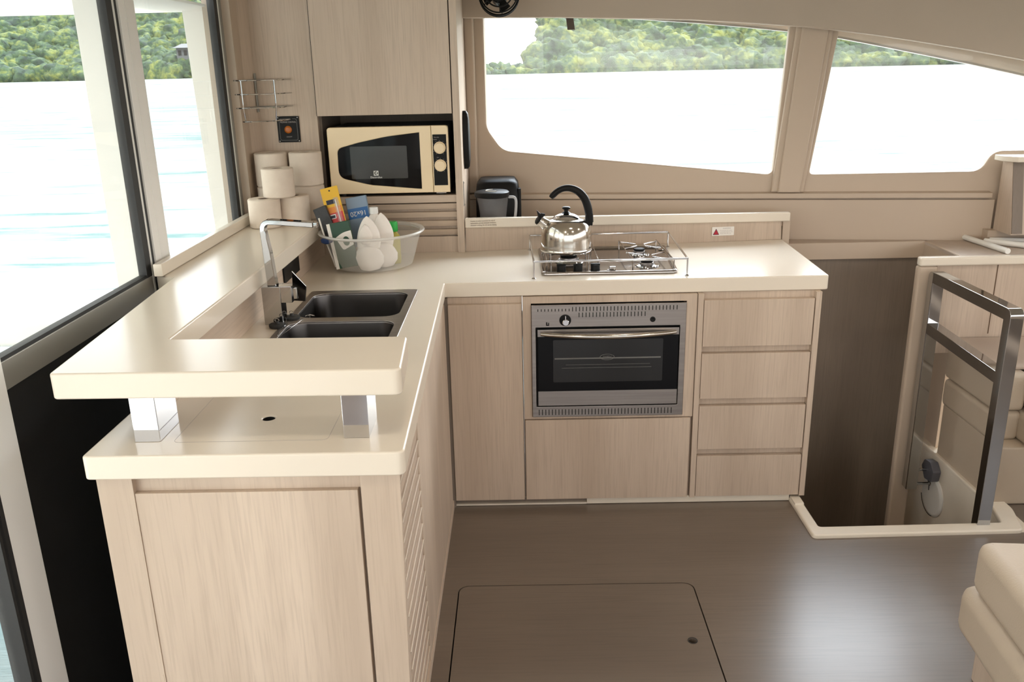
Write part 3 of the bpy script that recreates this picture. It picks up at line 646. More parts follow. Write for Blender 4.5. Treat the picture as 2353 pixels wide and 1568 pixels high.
b.box(DX0+.06, DX1-.062, 2.9343, 2.9350, DZ1-.1125, DZ1-.1075); b.box(DX0+.10, DX1-.10, 2.9343, 2.9350, DZ1-.1345, DZ1-.1335); b.box(DX0+.085, DX1-.095, 2.9343, 2.9350, DZ1-.1465, DZ1-.1455)
b.build('oven_shelf', M['greyprint'], d, smooth=0)
b = B(); cx, cz = (DX0+DX1)/2-.003, DZ1-.106
tobm(b, plate([circ(cx, cz, .0265, 32, .0115), circ(cx, cz, .0245, 32, .0098)], .0006, 0, front_at(0, 2.934, 0))); tobm(b, text_mesh("SMEV", .013, front_at(cx, 2.9338, cz-.0005), squeeze=1.0))
b.build('oval_badge', M['greyprint'], d, smooth=0)

# ------------------------------------------------------------------ sink, tap, plugs
def ringz(loop, z): return [(x, y, z) for x, y in loop]
sk = thing('double_sink', 'stainless steel double bowl sink set into the worktop', 'sink', (-.53, 2.5, .88))
bowls = [(-.692, -.375, 2.535, 2.835), (-.692, -.375, 2.175, 2.492)]
me = plate([rr(-.714, -.349, 2.11, 2.870, .012)]+[rr(*bw, .05) for bw in bowls], .004, .0015, Matrix.Translation((0, 0, .8822)))
link('rim', me, M['steel'], sk)
for bw in bowls:
    x0, x1, y0, y1 = bw; b = B()
    b.loft([ringz(rr(x0+e, x1-e, y0+e, y1-e, max(.05-e*.3, .02)), z) for e, z in ((-.002, .8815), (.001, .876), (.006, .80), (.012, .745), (.03, .732), (.08, .729))], cap0=False, cap1=True)
    bo = b.build('bowl', M['steel_shaded'], sk)
    cx, cy = (x0+x1)/2, (y0+y1)/2
    B().lathe([(.032, .0), (.03, .003), (.02, .001)], c=(cx, cy, .7295), n=24).build('drain', M['steel'], bo)
B().tube([(-.683, 2.63, .862), (-.668, 2.632, .866), (-.655, 2.635, .862)], .0022, 8).build('overflow_hook', M['chrome'], sk)
M['tapchrome'] = mat('tap_chrome', (.46, .46, .46), .06, 1)
tp = thing('sink_tap', 'square chrome mixer tap with lever behind the sink', 'tap', (-.745, 2.5, .88))
B().box(-.767, -.711, 2.478, 2.530, .8802, .997, .002).box(-.714, -.678, 2.480, 2.528, .947, .997, .002).build('body', M['tapchrome'], tp)
yy = (2.490, 2.520)
prof = round_poly([(-.7510, .997), (-.7570, 1.197), (-.6000, 1.184), (-.6000, 1.169), (-.7440, 1.182), (-.7325, 1.10), (-.7245, .997)], [0, .035, 0, 0, .022, .0, 0])
b = B(); b.prism(prof, 'xz', yy[0], yy[1], .0015, 1); spt = b.build('spout', M['tapchrome'], tp)
B().box(-.600, -.588, 2.494, 2.516, 1.168, 1.183, .002).build('nozzle', M['tapchrome'], spt)
b = B(); b.hexa([(-.679, 2.494, .950), (-.650, 2.520, .940), (-.650, 2.527, .940), (-.679, 2.501, .950), (-.672, 2.482, 1.043), (-.640, 2.508, .990), (-.640, 2.515, .990), (-.672, 2.489, 1.043)], .001); b.box(-.68, -.664, 2.49, 2.518, .955, .99, .002); b.build('lever', M['tapchrome'], tp)
for i, (x, y, lab) in enumerate(((-.722, 2.452, 'black rubber sink plug lying in front of the tap foot'), (-.700, 2.535, 'black rubber sink plug lying behind, beside the tap foot'))):
    b = B(); q = thing('sink_plug', lab, 'plug', (x, y, .8802), 'rubber sink plugs beside the tap')
    b.lathe([(.021, 0), (.024, .002), (.025, .006), (.0245, .010), (.012, .011), (.006, .013), (.005, .018), (.002, .019)], c=(x, y, .8802), n=28); b.build('stopper', M['rubber'], q)
    B().tube([(x+.006*math.cos(a), y, .902+.005*math.sin(a)) for a in [2*PI*k/12 for k in range(12)]], .0009, 6, True).build('ring', M['chrome'], q)
b = B()
pts = [(-.700, 2.470, .905), (-.690, 2.44, .893), (-.705, 2.40, .887), (-.694, 2.35, .886), (-.68, 2.30, .886)]
b.tube(pts, .0009, 6); b.tube([(-.668, 2.632, .868), (-.664, 2.60, .850), (-.662, 2.56, .865), (-.660, 2.512, .887), (-.672, 2.44, .8865), (-.69, 2.30, .8865)], .0009, 6)
for t in range(16): 
    a = t/15; b.lathe([(.0004, -.0012), (.0014, 0), (.0004, .0012)], c=(-.668+.006*a, 2.632-.072*a, .868-.02*math.sin(PI*a*.6)), n=6)
tag(b.build('plug_chain', M['chrome']), 'thin bead chain trailing over the sink rim', 'chain')

# ------------------------------------------------------------------ hob
M['hobsteel'] = mat('dark_polished_hob_steel', (.36, .33, .31), .12, 1)
hb = thing('gas_hob', 'stainless steel three burner gas hob on the back worktop', 'hob', (.32, 3.27, .88))
HX0, HX1, HY0, HY1 = .078, .572, 3.045, 3.50
hp_ = [(HX0, HY0), (HX1, HY0), (HX1+.03, HY1), (HX0-.002, HY1)]
def offs(d): return round_poly([(HX0+d, HY0+d), (HX1-d, HY0+d), (HX1+.03-d, HY1-d), (HX0-.002+d, HY1-d)], .022, 5)
b = B(); b.loft([ringz(offs(d), z) for d, z in ((.004, .8803), (0, .882), (0, .888), (.003, .892), (.008, .893), (.014, .890), (.018, .885), (.03, .884))]); tr = b.build('tray', M['hobsteel'], hb)
burn = [(.19, 3.275, .040), (.475, 3.37, .027), (.475, 3.165, .030)]
for x, y, r in burn:
    b = B(); b.lathe([(r*1.5, 0), (r*1.45, .004), (r*1.05, .006), (r*1.0, .002)], c=(x, y, .884), n=36); dish = b.build('burner_ring', M['tapchrome'], hb)
    B().lathe([(r*.85, 0), (r*.85, .010), (r*.7, .012)], c=(x, y, .888), n=32).build('burner_base', M['steel'], dish)
    B().lathe([(r*.8, .0), (r*.82, .004), (r*.75, .007), (r*.1, .0075)], c=(x, y, .900), n=32).build('burner_cap', M['black'], dish)
for i, x in enumerate((.152, .213, .276)):
    b = B(); b.lathe([(.018, 0), (.017, .006), (.0165, .02), (.013, .024)], c=(x, 3.085, .8862), n=28); b.box(x-.017, x+.017, 3.080, 3.090, .905, .914, .002); b.build('knob', M['black'], hb)
B().box(.326, .349, 3.065, 3.088, .8845, .905, .003).box(.318, .328, 3.07, 3.082, .8845, .893, .002).build('igniter', M['tapchrome'], hb)
b = B(); b.lathe([(.014, 0), (.013, .002)], c=(.575, 3.445, .8855), n=20); b.build('cover_plate', M['tapchrome'], hb)
# pan supports: wire frames
def support(pts_list, name='pan_support', r=.0022):
    b = B()
    for pts in pts_list: b.tube(pts, r, 8)
    b.build(name, M['hobsteel'], hb)
gz = .921
L = []
for x in (.100, .29):
    L.append([(x, 3.45, .886), (x, 3.45, gz), (x, 3.12, gz), (x, 3.12, .886)])
for a in range(4):
    t = PI/4+a*PI/2
    L.append([(.19+.05*math.cos(t), 3.275+.05*math.sin(t), gz), (.19+.10*math.cos(t), 3.275+.10*math.sin(t), gz), (.19+.10*math.cos(t), 3.275+.10*math.sin(t), .886)])
support(L)
L = []
for x in (.405, .555):
    L.append([(x, 3.46, .886), (x, 3.46, gz), (x+.008, 3.085, gz), (x+.008, 3.085, .886)])
for cx, cy in ((.478, 3.37), (.478, 3.165)):
    for sx_ in (-1, 1):
        for sy2 in (-1, 1):
            L.append([(cx+sx_*.016, cy+sy2*.016, gz-.001), (cx+sx_*.045, cy+sy2*.045, gz-.001), (cx+sx_*.072, cy+sy2*.062, gz-.001)])
support(L)
# fiddle rail of the hob
rl = thing('hob_guard_rail', 'thin chrome guard rail standing around the gas hob', 'rail', (.32, 3.25, .88))
P4 = [(.050, 2.998), (.596, 3.004), (.612, 3.512), (.043, 3.503)]; zr = .942
b = B(); 
for i in range(4):
    a, c_ = P4[i], P4[(i+1) % 4]; b.tube([(a[0], a[1], zr), (c_[0], c_[1], zr)], .0036, 10)
b.build('top_bar', M['chrome'], rl)
for x, y in P4:
    B().lathe([(.0085, 0), (.0085, .0015), (.005, .005), (.003, .006), (.003, zr-.8803)], c=(x, y, .8803), n=16).build('post', M['chrome'], rl)

# ------------------------------------------------------------------ kettle
kx, ky, kz = .181, 3.275, .9235
kt = thing('whistling_kettle', 'shiny steel kettle with black curved handle on the left burner', 'kettle', (kx, ky, kz))
body = [(.06, 0), (.094, .001), (.0985, .004), (.1005, .008), (.1005, .012), (.098, .016), (.0975, .05), (.0955, .075), (.090, .097), (.079, .113), (.064, .121), (.052, .124), (.046, .125)]
B().lathe(body, (kx, ky, kz), 64).build('kettle_body', M['polish'], kt)
ld = B().lathe([(.050, .1235), (.052, .126), (.050, .129), (.043, .136), (.030, .142), (.014, .1455), (.004, .146)], (kx, ky, kz), 48).build('lid', M['chrome'], kt)
B().lathe([(.018, .1455), (.012, .149), (.008, .152), (.008, .157), (.015, .161), (.016, .166), (.013, .169), (.004, .170)], (kx, ky, kz), 32).build('lid_knob', M['black'], ld)
sd = Vector((-.83, -.12, .60)).normalized(); s0 = Vector((kx-.055, ky-.008, kz+.088))
b = B(); b.tube([tuple(s0+sd*t) for t in (0, .02, .045, .058)], [.026, .023, .019, .0185], 28); b.tube([tuple(s0+sd*t) for t in (.056, .0575, .060)], [.0185, .0205, .0205], 28)
spo = b.build('spout', M['polish'], kt)
e = s0+sd*.060
b = B(); b.tube([tuple(e-sd*.001), tuple(e+sd*.006), tuple(e+sd*.010)], [.0195, .0195, .014], 24)
b.tube([tuple(e+Vector((.004, 0, .010))), tuple(e+Vector((.012, 0, .020))), tuple(e+Vector((.022, 0, .020)))], [.010, .008, .004], 10)
b.hexa([(e.x-.004, e.y-.008, e.z+.012), (e.x+.018, e.y-.008, e.z+.012), (e.x+.018, e.y+.008, e.z+.012), (e.x-.004, e.y+.008, e.z+.012), (e.x-.010, e.y-.003, e.z+.038), (e.x-.007, e.y-.003, e.z+.036), (e.x-.007, e.y+.003, e.z+.036), (e.x-.010, e.y+.003, e.z+.038)], .001)
b.build('whistle_cap', M['black'], spo)
hh = [(kx+.091, .108), (kx+.088, .130), (kx+.082, .165), (kx+.070, .198), (kx+.048, .224), (kx+.018, .238), (kx-.010, .238), (kx-.033, .228), (kx-.050, .213), (kx-.058, .204)]
def smoothpts(p, m=4):
    out = []
    for i in range(len(p)-1):
        p0, p1, p2, p3 = p[max(i-1, 0)], p[i], p[i+1], p[min(i+2, len(p)-1)]
        for k in range(m):
            t = k/m; out.append(tuple(.5*((2*b_)+(-a_+c_)*t+(2*a_-5*b_+4*c_-d_)*t*t+(-a_+3*b_-3*c_+d_)*t**3) for a_, b_, c_, d_ in zip(p0, p1, p2, p3)))
    out.append(tuple(p[-1])); return out
rad = [.013, .0145, .0155, .0155, .0145, .013, .012, .0115, .0115, .009]
hs = smoothpts([(x, ky, kz+z, r) for (x, z), r in zip(hh, rad)])
b = B(); b.tube([h[:3] for h in hs], [h[3] for h in hs], 18); b.hexa([(kx+.070, ky-.012, kz+.100), (kx+.100, ky-.012, kz+.096), (kx+.100, ky+.012, kz+.096), (kx+.070, ky+.012, kz+.100), (kx+.074, ky-.012, kz+.145), (kx+.101, ky-.012, kz+.145), (kx+.101, ky+.012, kz+.145), (kx+.074, ky+.012, kz+.145)], .004)
b.build('handle', M['black'], kt)

# ------------------------------------------------------------------ jug and food processor behind the fiddle
jx, jy, jz = -.108, 3.66, .951
jg = thing('blender_jug', 'clear measuring jug with dark lid behind the fiddle strip', 'jug', (jx, jy, jz))
def jl(prof, cap0, cap1, nm, m_, par):
    n = 48; b = B(); rings = []
    for r, z in prof:
        ring = []
        for k in range(n):
            a = 2*PI*k/n; rx = r*(1+.10*max(0, math.cos(a-PI))**14*(z > .10))
            ring.append((jx+rx*math.cos(a), jy+r*math.sin(a), jz+z))
        rings.append(ring)
    b.loft(rings, cap0, cap1); return b.build(nm, m_, par)
jl([(.045, 0), (.052, .003), (.056, .05), (.062, .10), (.066, .135)], True, False, 'jug_body', M['jug'], jg)
jl([(.067, .130), (.070, .135), (.070, .150), (.064, .155), (.02, .157)], True, True, 'lid', M['black'], jg)
B().tube(smoothpts([(jx+.066, jy, jz+.128), (jx+.092, jy, jz+.125), (jx+.098, jy, jz+.10), (jx+.092, jy, jz+.04), (jx+.080, jy, jz+.025)]), .006, 10).build('handle', clear_plastic('clear_handle', (.6, .6, .6), .6), jg)
B().tube([(jx+.028*math.cos(a), jy+.028*math.sin(a)-.01, jz+.158) for a in [PI*.5+PI*1.2*k/14 for k in range(15)]], .0022, 8).build('lid_loop', M['whiteink'], jg)
fp = thing('food_processor', 'black food processor base standing behind the clear jug', 'food processor', (-.09, 3.80, .951))
b = B(); b.loft([[(x, y, z) for x, y in rr(-.185+i, .005-i, 3.745+j, 3.905, .035)] for i, j, z in ((.02, .01, .951), (.0, 0, .97), (.0, 0, 1.08), (.005, .01, 1.12), (.02, .03, 1.138))]); b.build('base', M['black'], fp)
B().box(-.002, .012, 3.76, 3.80, .951, 1.10, .004).build('side_grip', M['black'], fp)

# ------------------------------------------------------------------ toilet rolls
def make_roll(label):
    r = thing('toilet_roll', label, 'toilet roll', (0, 0, 0), 'stacked toilet rolls on the shelf')
    b = B(); h = .108; R_ = .059; ri = .021
    b.lathe([(ri, .001), (R_-.004, 0), (R_, .004), (R_, h-.004), (R_-.003, h-.001), (R_-.008, h), (ri+.002, h-.001), (ri, h-.004), (ri, .001)], n=48, cap0=False, cap1=False); b.build('paper', M['paper'], r)
    B().lathe([(ri-.0002, .002), (ri-.0002, h-.003), (ri-.0014, h-.003), (ri-.0014, .002)], n=32, cap0=False, cap1=False).build('core', M['card'], r); return r
rolls = [((-.955, 3.240, 1.0455), 'white toilet roll at the front left bottom of the stack'),
         ((-.862, 3.313, 1.0455), 'white toilet roll at the bottom right of the stack'),
         ((-.902, 3.27, 1.154), 'white toilet roll balanced on the two front ones'),
         ((-.966, 3.432, 1.0455), 'white toilet roll at the back left, under another one'),
         ((-.832, 3.437, 1.0455), 'white toilet roll at the back right, under another one'),
         ((-.966, 3.432, 1.154), 'white toilet roll on top at the back left of the stack'),
         ((-.832, 3.437, 1.154), 'white toilet roll on top at the back right of the stack')]
r0 = make_roll(rolls[0][1])
for i, (p, lab) in enumerate(rolls):
    r = r0
    if i:
        r = r0.copy(); C.objects.link(r)
        for ch in list(r0.children):
            c_ = ch.copy(); C.objects.link(c_); c_.parent = r
        r['label'] = lab
    r.location = p; r.scale = (1.07, 1.07, 1.2) if i in (3, 4, 5, 6) else (1, 1, 1)
    if i in (5, 6): r.location.z = 1.0455+.1298

# ------------------------------------------------------------------ tub with its contents
tx, ty = -.562, 3.262
tb = thing('plastic_washing_bowl', 'frosted clear plastic bowl of cleaning things beside the sink', 'bowl', (tx, ty, .88))
b = B(); ex = 1.0
pr_ = [(.02, .004), (.128, .003), (.150, .012), (.162, .05), (.178, .105), (.188, .132), (.198, .136), (.201, .140), (.198, .144), (.186, .143), (.176, .132)]
b.lathe(pr_[:6], (tx, ty, .8803), 64, cap0=True, cap1=False); b.build('bowl_wall', M['tub'], tb)
B().lathe([(.186, .130), (.198, .133), (.202, .138), (.199, .143), (.189, .142), (.184, .138), (.186, .130)], (tx, ty, .8803), 64, cap0=False, cap1=False).build('rolled_rim', clear_plastic('rim_plastic', (.82, .80, .76), .5), tb)
def slab(name, label, cat, c, w, h, t, rots, m_, group=None):
    """flat packet: local x width, y height, z thickness; c = centre; rots = (about Y lean sideways, about X lean back)"""
    o = thing(name, label, cat, c, group)
    mtx = Matrix.Translation(c) @ Matrix.Rotation(rots[2] if len(rots) > 2 else 0, 4, 'Z') @ Matrix.Rotation(rots[0], 4, 'Y') @ Matrix.Rotation(rots[1], 4, 'X') @ FRONT
    b = B(); b.box(-w/2, w/2, -h/2, h/2, -t/2, t/2, min(.002, t*.3), 1, rot=mtx); b.build('pack', m_, o)
    return o, mtx
# yellow blister pack (thermometer)
o, mtx = slab('thermometer_pack', 'yellow and red hanging pack with white stick standing in the bowl', 'packet', (-.695, 3.275, 1.066), .068, .24, .003, (math.radians(-13), math.radians(-12)), M['yellow'])
def decal(loop, m_, par, h, nm): return link(nm, plate([loop], .0005, 0, mtx @ Matrix.Translation((0, 0, h))), m_, par, smooth=0)
decal(rr(-.031, .031, -.10, .045, 0), M['orange'], o, .0019, 'orange_field')
decal(rr(-.031, .031, -.085, .022, 0), M['red'], o, .0024, 'red_field')
decal(rr(-.022, .012, .056, .073, 0), M['ink'], o, .0019, 'title_block')
decal(rr(-.021, .002, .0, .017, 0), M['whiteink'], o, .0029, 'picture_frame')
decal(rr(-.018, -.001, .003, .013, 0), M['ink'], o, .0033, 'picture')
decal(rr(-.022, .002, -.045, -.020, 0), M['whiteink'], o, .0029, 'picture_card')
decal(circ(-.010, -.032, .007, 12), M['darkgreen'], o, .0033, 'emblem')
decal(rr(-.018, .006, -.072, -.056, 0), M['orange'], o, .0029, 'text_block')
decal(circ(.0, .107, .0032, 12), M['ink'], o, .0019, 'hang_hole')
b = B(); b.tube([tuple(mtx @ Vector((.014, .07, .005))), tuple(mtx @ Vector((.016, -.10, .005)))], .0022, 8); b.build('white_stick', M['capwhite'], o)
b = B(); b.box(.006, .026, -.10, .078, .0015, .0085, .003, rot=mtx); b.build('blister', clear_plastic('clear_blister', (.9, .9, .9), .18, .05), o)
# blue-grey wrapped roll pack 16x20
o, mtx = slab('blue_bag_pack', 'blue-grey film pack printed 16x20 upside down behind the yellow packet', 'packet', (-.613, 3.325, 1.045), .082, .19, .018, (math.radians(-9), math.radians(-8)), M['bluegrey'])
decal(rr(-.039, .039, .012, .052, 0), M['blue'], o, .0095, 'blue_band')
b = B(); tobm(b, text_mesh("16x20", .026, mtx @ Matrix.Translation((.0, .031, .0102)) @ Matrix.Rotation(PI, 4, 'Z'))); b.build('lettering', M['whiteink'], o, smooth=0)
# black bin-bag roll
o, mtx = slab('black_bag_roll', 'shiny black film roll leaning on the left side of the bowl', 'bag', (-.722, 3.27, 1.015), .052, .20, .03, (math.radians(-20), math.radians(-6)), M['binbag'])
o2, mtx2 = slab('black_foam_tray', 'black slab leaning behind the yellow packet', 'tray', (-.695, 3.325, 1.02), .055, .21, .012, (math.radians(-16), math.radians(-6)), M['blackm'])
# dark green pack
o, mtx = slab('green_box', 'dark green box with pale oval emblem standing in the bowl', 'box', (-.655, 3.165, .985), .085, .17, .022, (math.radians(-10), math.radians(-6)), M['darkgreen'])
decal(rr(-.0425, -.030, -.085, .085, 0), M['signwhite'], o, .0114, 'pale_edge')
decal(round_poly([(-.020, .030), (.010, .045), (.0425, .048), (.0425, -.005), (.0, -.02)], [.004, .02, .002, .002, .01]), M['signwhite'], o, .0116, 'pale_panel')
decal(circ(.018, .012, .0125, 24, .0175), M['darkgreen'], o, .0121, 'oval_emblem')
decal(rr(.0085, .0275, .010, .018, .001), M['greyink'], o, .0125, 'emblem_band')
# blue cloth scrap
b = B(); b.loft([[(x, y, z) for x, y in circ(-.715+dx, 3.165, r, 14)] for r, z, dx in ((.010, .99, 0), (.022, .996, .002), (.026, 1.006, .004), (.018, 1.013, .006), (.006, 1.016, .006))]); tag(b.build('blue_cloth', mat('navy_cloth', (.02, .05, .16), .8)), 'crumpled dark blue cloth at the left rim inside the bowl', 'cloth')
b = B(); b.tube([(-.745, 3.20, 1.08), (-.722, 3.18, 1.0), (-.69, 3.17, .90)], .0032, 10); tag(b.build('white_stirrer', M['signwhite']), 'thin pale stick leaning at the left rim of the bowl', 'stick')
# napkin-wrapped bottles
def blob(bx, by, prof, nm, m_, par, tilt=0, squash=1.0, wob=.004):
    b = B(); rings = []
    for r, z in prof:
        rings.append([(bx+tilt*z+r*math.cos(a)*(1+wob/.05*math.sin(3*a+z*40)), by+squash*r*math.sin(a), .884+z) for a in [2*PI*k/32 for k in range(32)]])
    b.loft(rings); return b.build(nm, m_, par, smooth=80)
bt = thing('detergent_bottle', 'white capped bottle standing upright in the bowl behind the napkins', 'bottle', (-.553, 3.290, .884))
B().lathe([(.03, 0), (.032, .01), (.032, .12), (.022, .18), (.012, .195), (.011, .202)], (-.553, 3.290, .884), 32).build('bottle_body', M['cloth'], bt)
B().lathe([(.0165, .196), (.0165, .198), (.016, .218), (.0145, .220)], (-.553, 3.290, .884), 28).build('cap', M['capwhite'], bt)
def napkin(bx, by, label, h=.205, w=.043, open_=True):
    q = thing('folded_napkin', label, 'napkin', (bx, by, .884), 'white folded napkins in the bowl')
    blob(bx, by, [(.012, 0), (.036, .006), (.050, .03), (.052, .055), (.044, .075), (.034, .09), (.030, .10)], 'ball', M['cloth'], q, squash=.8)
    b = B(); rings = []; n = 24
    for i in range(13):
        t = i/12; z = .08+t*(h-.08); r = w*math.sin(PI*(.34+.66*t))**.7*(1 if t < 1 else 0)+.0015
        rings.append([(bx+(.004*math.sin(t*3))+r*math.cos(a), by+r*.55*math.sin(a), .884+z) for a in [PI*.5+.0+2*PI*k/n for k in range(n)]])
    b.loft(rings); b.build('petal', M['cloth'], q, smooth=80)
    if open_:
        b = B()   # overlapping front fold
        grid = []
        for i in range(11):
            t = i/10; z = .105+t*.075; r = .024*math.sin(PI*(.18+.82*t))**.8+.0012
            grid.append([(bx-.004+r*math.sin(s_)*1.1, by-w*.55-.006+.010*(1-math.cos(s_))-.004*math.cos(s_*2), .884+z) for s_ in [-1.2+2.4*k/10 for k in range(11)]])
        b.quadmesh(grid); fo = b.build('front_fold', M['cloth'], q, smooth=80)
        sd_ = fo.modifiers.new('thick', 'SOLIDIFY'); sd_.thickness = .0025
    return q
napkin(-.562, 3.170, 'white napkin folded to a point, front left in the bowl')
napkin(-.518, 3.226, 'white napkin folded to a point, right of the other one', h=.208, w=.040, open_=False)
gb = thing('green_capped_bottle', 'small bottle with bright green cap in the bowl right of the napkins', 'bottle', (-.484, 3.300, .884))
B().lathe([(.022, 0), (.024, .01), (.024, .105), (.014, .12), (.012, .128)], (-.484, 3.300, .884), 28).build('bottle_body', M['olive'], gb)
B().lathe([(.0165, .124), (.0175, .128), (.017, .158), (.014, .162)], (-.484, 3.300, .884), 28).build('cap', M['green'], gb)

# ------------------------------------------------------------------ right side: desk, seat, rail, stairwell
ZD = .85
dk = thing('chart_desk', 'taupe topped desk surround behind and right of the stairwell', 'desk', (1.9, 3.5, .85))
yb = lambda x: wally(x)-.02
top_poly = [(1.10, 3.680), (1.745, 3.680), (1.741, 3.372), (1.60, 3.372), (1.60, 3.352), (3.1, 3.352), (3.1, yb(3.1)), (1.10, yb(1.10))]
link('desk_top', plate([top_poly], .012, 0, Matrix.Translation((0, 0, .8435))), M['ledge'], dk, smooth=0)
b = B(); b.box(1.12, 1.758, 3.672, 3.684, .779, .851, .001); b.box(1.745, 1.757, 3.372, 3.684, .779, .851, .001); b.build('opening_lip', M['grp'], dk)
b = B(); b.box(1.578, 3.1, 3.338, 3.372, .817, .853, .008, 3); b.build('front_edge', M['solid'], dk)
b = B(); b.box(1.655, 3.1, 3.356, 3.37, .45, .817)
b.build('front_panel', M['wood'], dk, smooth=0)
B().box(1.893, 1.8965, 3.3545, 3.3565, .53, .817).build('plank_joint', M['brownink'], dk, smooth=0)
b = B(); b.box(1.578, 1.655, 3.345, 3.38, -1.3, .817, .01, 3); tag(b.build('trim_13', M['grp']), kind='structure')
# corner cupboard
cc = thing('corner_cupboard', 'pale oak cupboard with white top standing on the desk at right edge', 'cupboard', (2.3, 3.6, .85))
b = B(); b.hexa([(2.02, 3.52, .90), (2.6, 3.52, .90), (2.6, wally(2.6)-.03, .90), (2.02, wally(2.02)-.03, .90), (2.02, 3.585, 1.19), (2.6, 3.57, 1.19), (2.6, wally(2.6)-.03, 1.19), (2.02, wally(2.02)-.03, 1.19)]); b.build('cupboard_body', M['wood'], cc, smooth=0)
B().hexa([(2.022, 3.516, .905), (2.064, 3.516, .905), (2.064, 3.525, .905), (2.022, 3.525, .905), (2.022, 3.581, 1.188), (2.064, 3.581, 1.188), (2.064, 3.59, 1.188), (2.022, 3.59, 1.188)]).build('edge_strip', M['darkwood'], cc, smooth=0)
b = B(); b.hexa([(1.985, 3.63, .8505), (2.16, 3.63, .8505), (2.16, wally(2.16)-.013, .8505), (1.985, wally(1.985)-.013, .8505), (1.985, 3.63, .90), (2.16, 3.63, .90), (2.16, wally(2.16)-.013, .90), (1.985, wally(1.985)-.013, .90)]); b.build('plinth', M['grp'], cc)
tpoly = [(1.985, wally(1.99)-.03), (1.985, 3.60), (2.02, 3.545), (2.7, 3.545), (2.7, wally(2.7)-.03)]
link('cupboard_top', plate([tpoly], .022, .003, Matrix.Translation((0, 0, 1.202))), M['solid'], cc)
# white tubes on the desk
tubes = [((1.918, 3.70), (1.942, 3.385), 'white plastic tube on the desk, the one nearest the stairwell'),
         ((1.957, 3.60), (2.15, 3.41), 'middle one of three white plastic tubes fanned out on the desk'),
         ((1.985, 3.612), (2.42, 3.535), 'white plastic tube lying furthest back on the desk')]
for i, (a, c_, lab) in enumerate(tubes):
    b = B(); A = Vector((*a, .8623)); D = Vector((*c_, .8623)); dd = (D-A).normalized()
    b.tube([tuple(A), tuple(A+dd*.003), tuple(D)], [.009, .0115, .0115], 20); tag(b.build('plastic_tube', M['white']), lab, 'tube', 'white tubes on the desk')
b = B(); b.prism([(2.045, 3.535), (2.20, 3.40), (2.40, 3.40), (2.40, 3.505)], 'xy', .8505, .8565); tag(b.build('dark_pouch', M['black']), 'flat dark pouch lying between the white tubes on the desk', 'pouch')
# seat
se = thing('settee', 'cream leatherette settee beside the stairwell, below the desk', 'sofa', (2.2, 3.1, 0))
b = B(); b.box(1.745, 2.9, 2.90, 3.34, .0, .235, .01, 2); b.build('seat_base', M['leather'], se)
b = B(); b.box(1.735, 1.85, 2.965, 3.345, .230, .350, .022, 4); b.build('side_cushion', M['leather'], se)
b = B(); b.box(1.733, 1.85, 2.96, 3.345, .352, .500, .018, 4); b.build('side_cushion', M['leather'], se)
b = B(); b.box(1.84, 2.9, 2.865, 3.345, .228, .348, .03, 4); b.build('seat_cushion', M['leather'], se)
b = B(); b.box(1.86, 2.9, 2.860, 3.345, .350, .515, .03, 4); b.build('seat_cushion', M['leather'], se)
b = B(); b.box(1.74, 2.9, 3.0, 3.348, .500, .518, .006, 2); b.build('seat_top', M['leather_tan'], se)
# handrail
hr = thing('stair_handrail', 'chrome square tube handrail frame on the stairwell side', 'handrail', (1.635, 3.0, 0))
xa, xb = 1.61, 1.655
ro = round_poly([(2.732, -.06), (2.732, .808), (3.325, .806), (3.325, -.13), (3.283, -.13), (3.283, .557), (2.773, .540), (2.773, -.06)], [0, .03, .03, 0, 0, 0, 0, 0])
hole = [(2.773, .582), (3.283, .600), (3.283, .763), (2.773, .765)]
me = plate([ro, hole], xb-xa, .0015, Matrix(((0, 0, 1, (xa+xb)/2), (1, 0, 0, 0), (0, 1, 0, 0), (0, 0, 0, 1))))
link('frame', me, M['tapchrome'], hr)
for y, z in ((3.305, -.05), (3.305, -.115), (2.752, -.03)):
    B().lathe([(.009, 0), (.009, .01), (.006, .012), (.006, .062), (.010, .064), (.010, .075)], n=16, matrix=Matrix.Translation((xb-.001, y, z)) @ Matrix.Rotation(PI/2, 4, 'Y')).build('bolt', M['tapchrome'], hr)
# round inspection hatch
hc = Vector((1.73, 3.285, -.165))
ih = thing('inspection_hatch', 'round white inspection hatch on the stairwell wall', 'hatch', tuple(hc))
mt = Matrix.Translation(hc) @ Matrix.Rotation(-PI/2, 4, 'Y')
B().lathe([(.088, 0), (.088, .004), (.080, .010), (.074, .011), (.03, .0125)], n=48, matrix=mt).build('cover', M['white'], ih)
B().tube([(1.7185, hc.y+.084*math.cos(a), hc.z+.084*math.sin(a)) for a in [-1.9+1.6*k/20 for k in range(21)]], .0016, 6).build('seal_line', M['rubber'], ih)
b = B(); b.prism(round_poly([(3.255, -.085), (3.245, -.035), (3.28, -.005), (3.33, -.012), (3.35, -.05), (3.315, -.095)], .008), 'yz', 1.695, 1.729, .003)
ck = tag(b.build('grey_catch_box', M['hatchgrey']), 'dark grey plastic catch above the round white hatch', 'catch')
B().tube([(1.716, 3.34, -.085), (1.716, 3.305, -.12), (1.716, 3.302, -.145)], .0018, 6).build('mark', M['rubber'], ih)
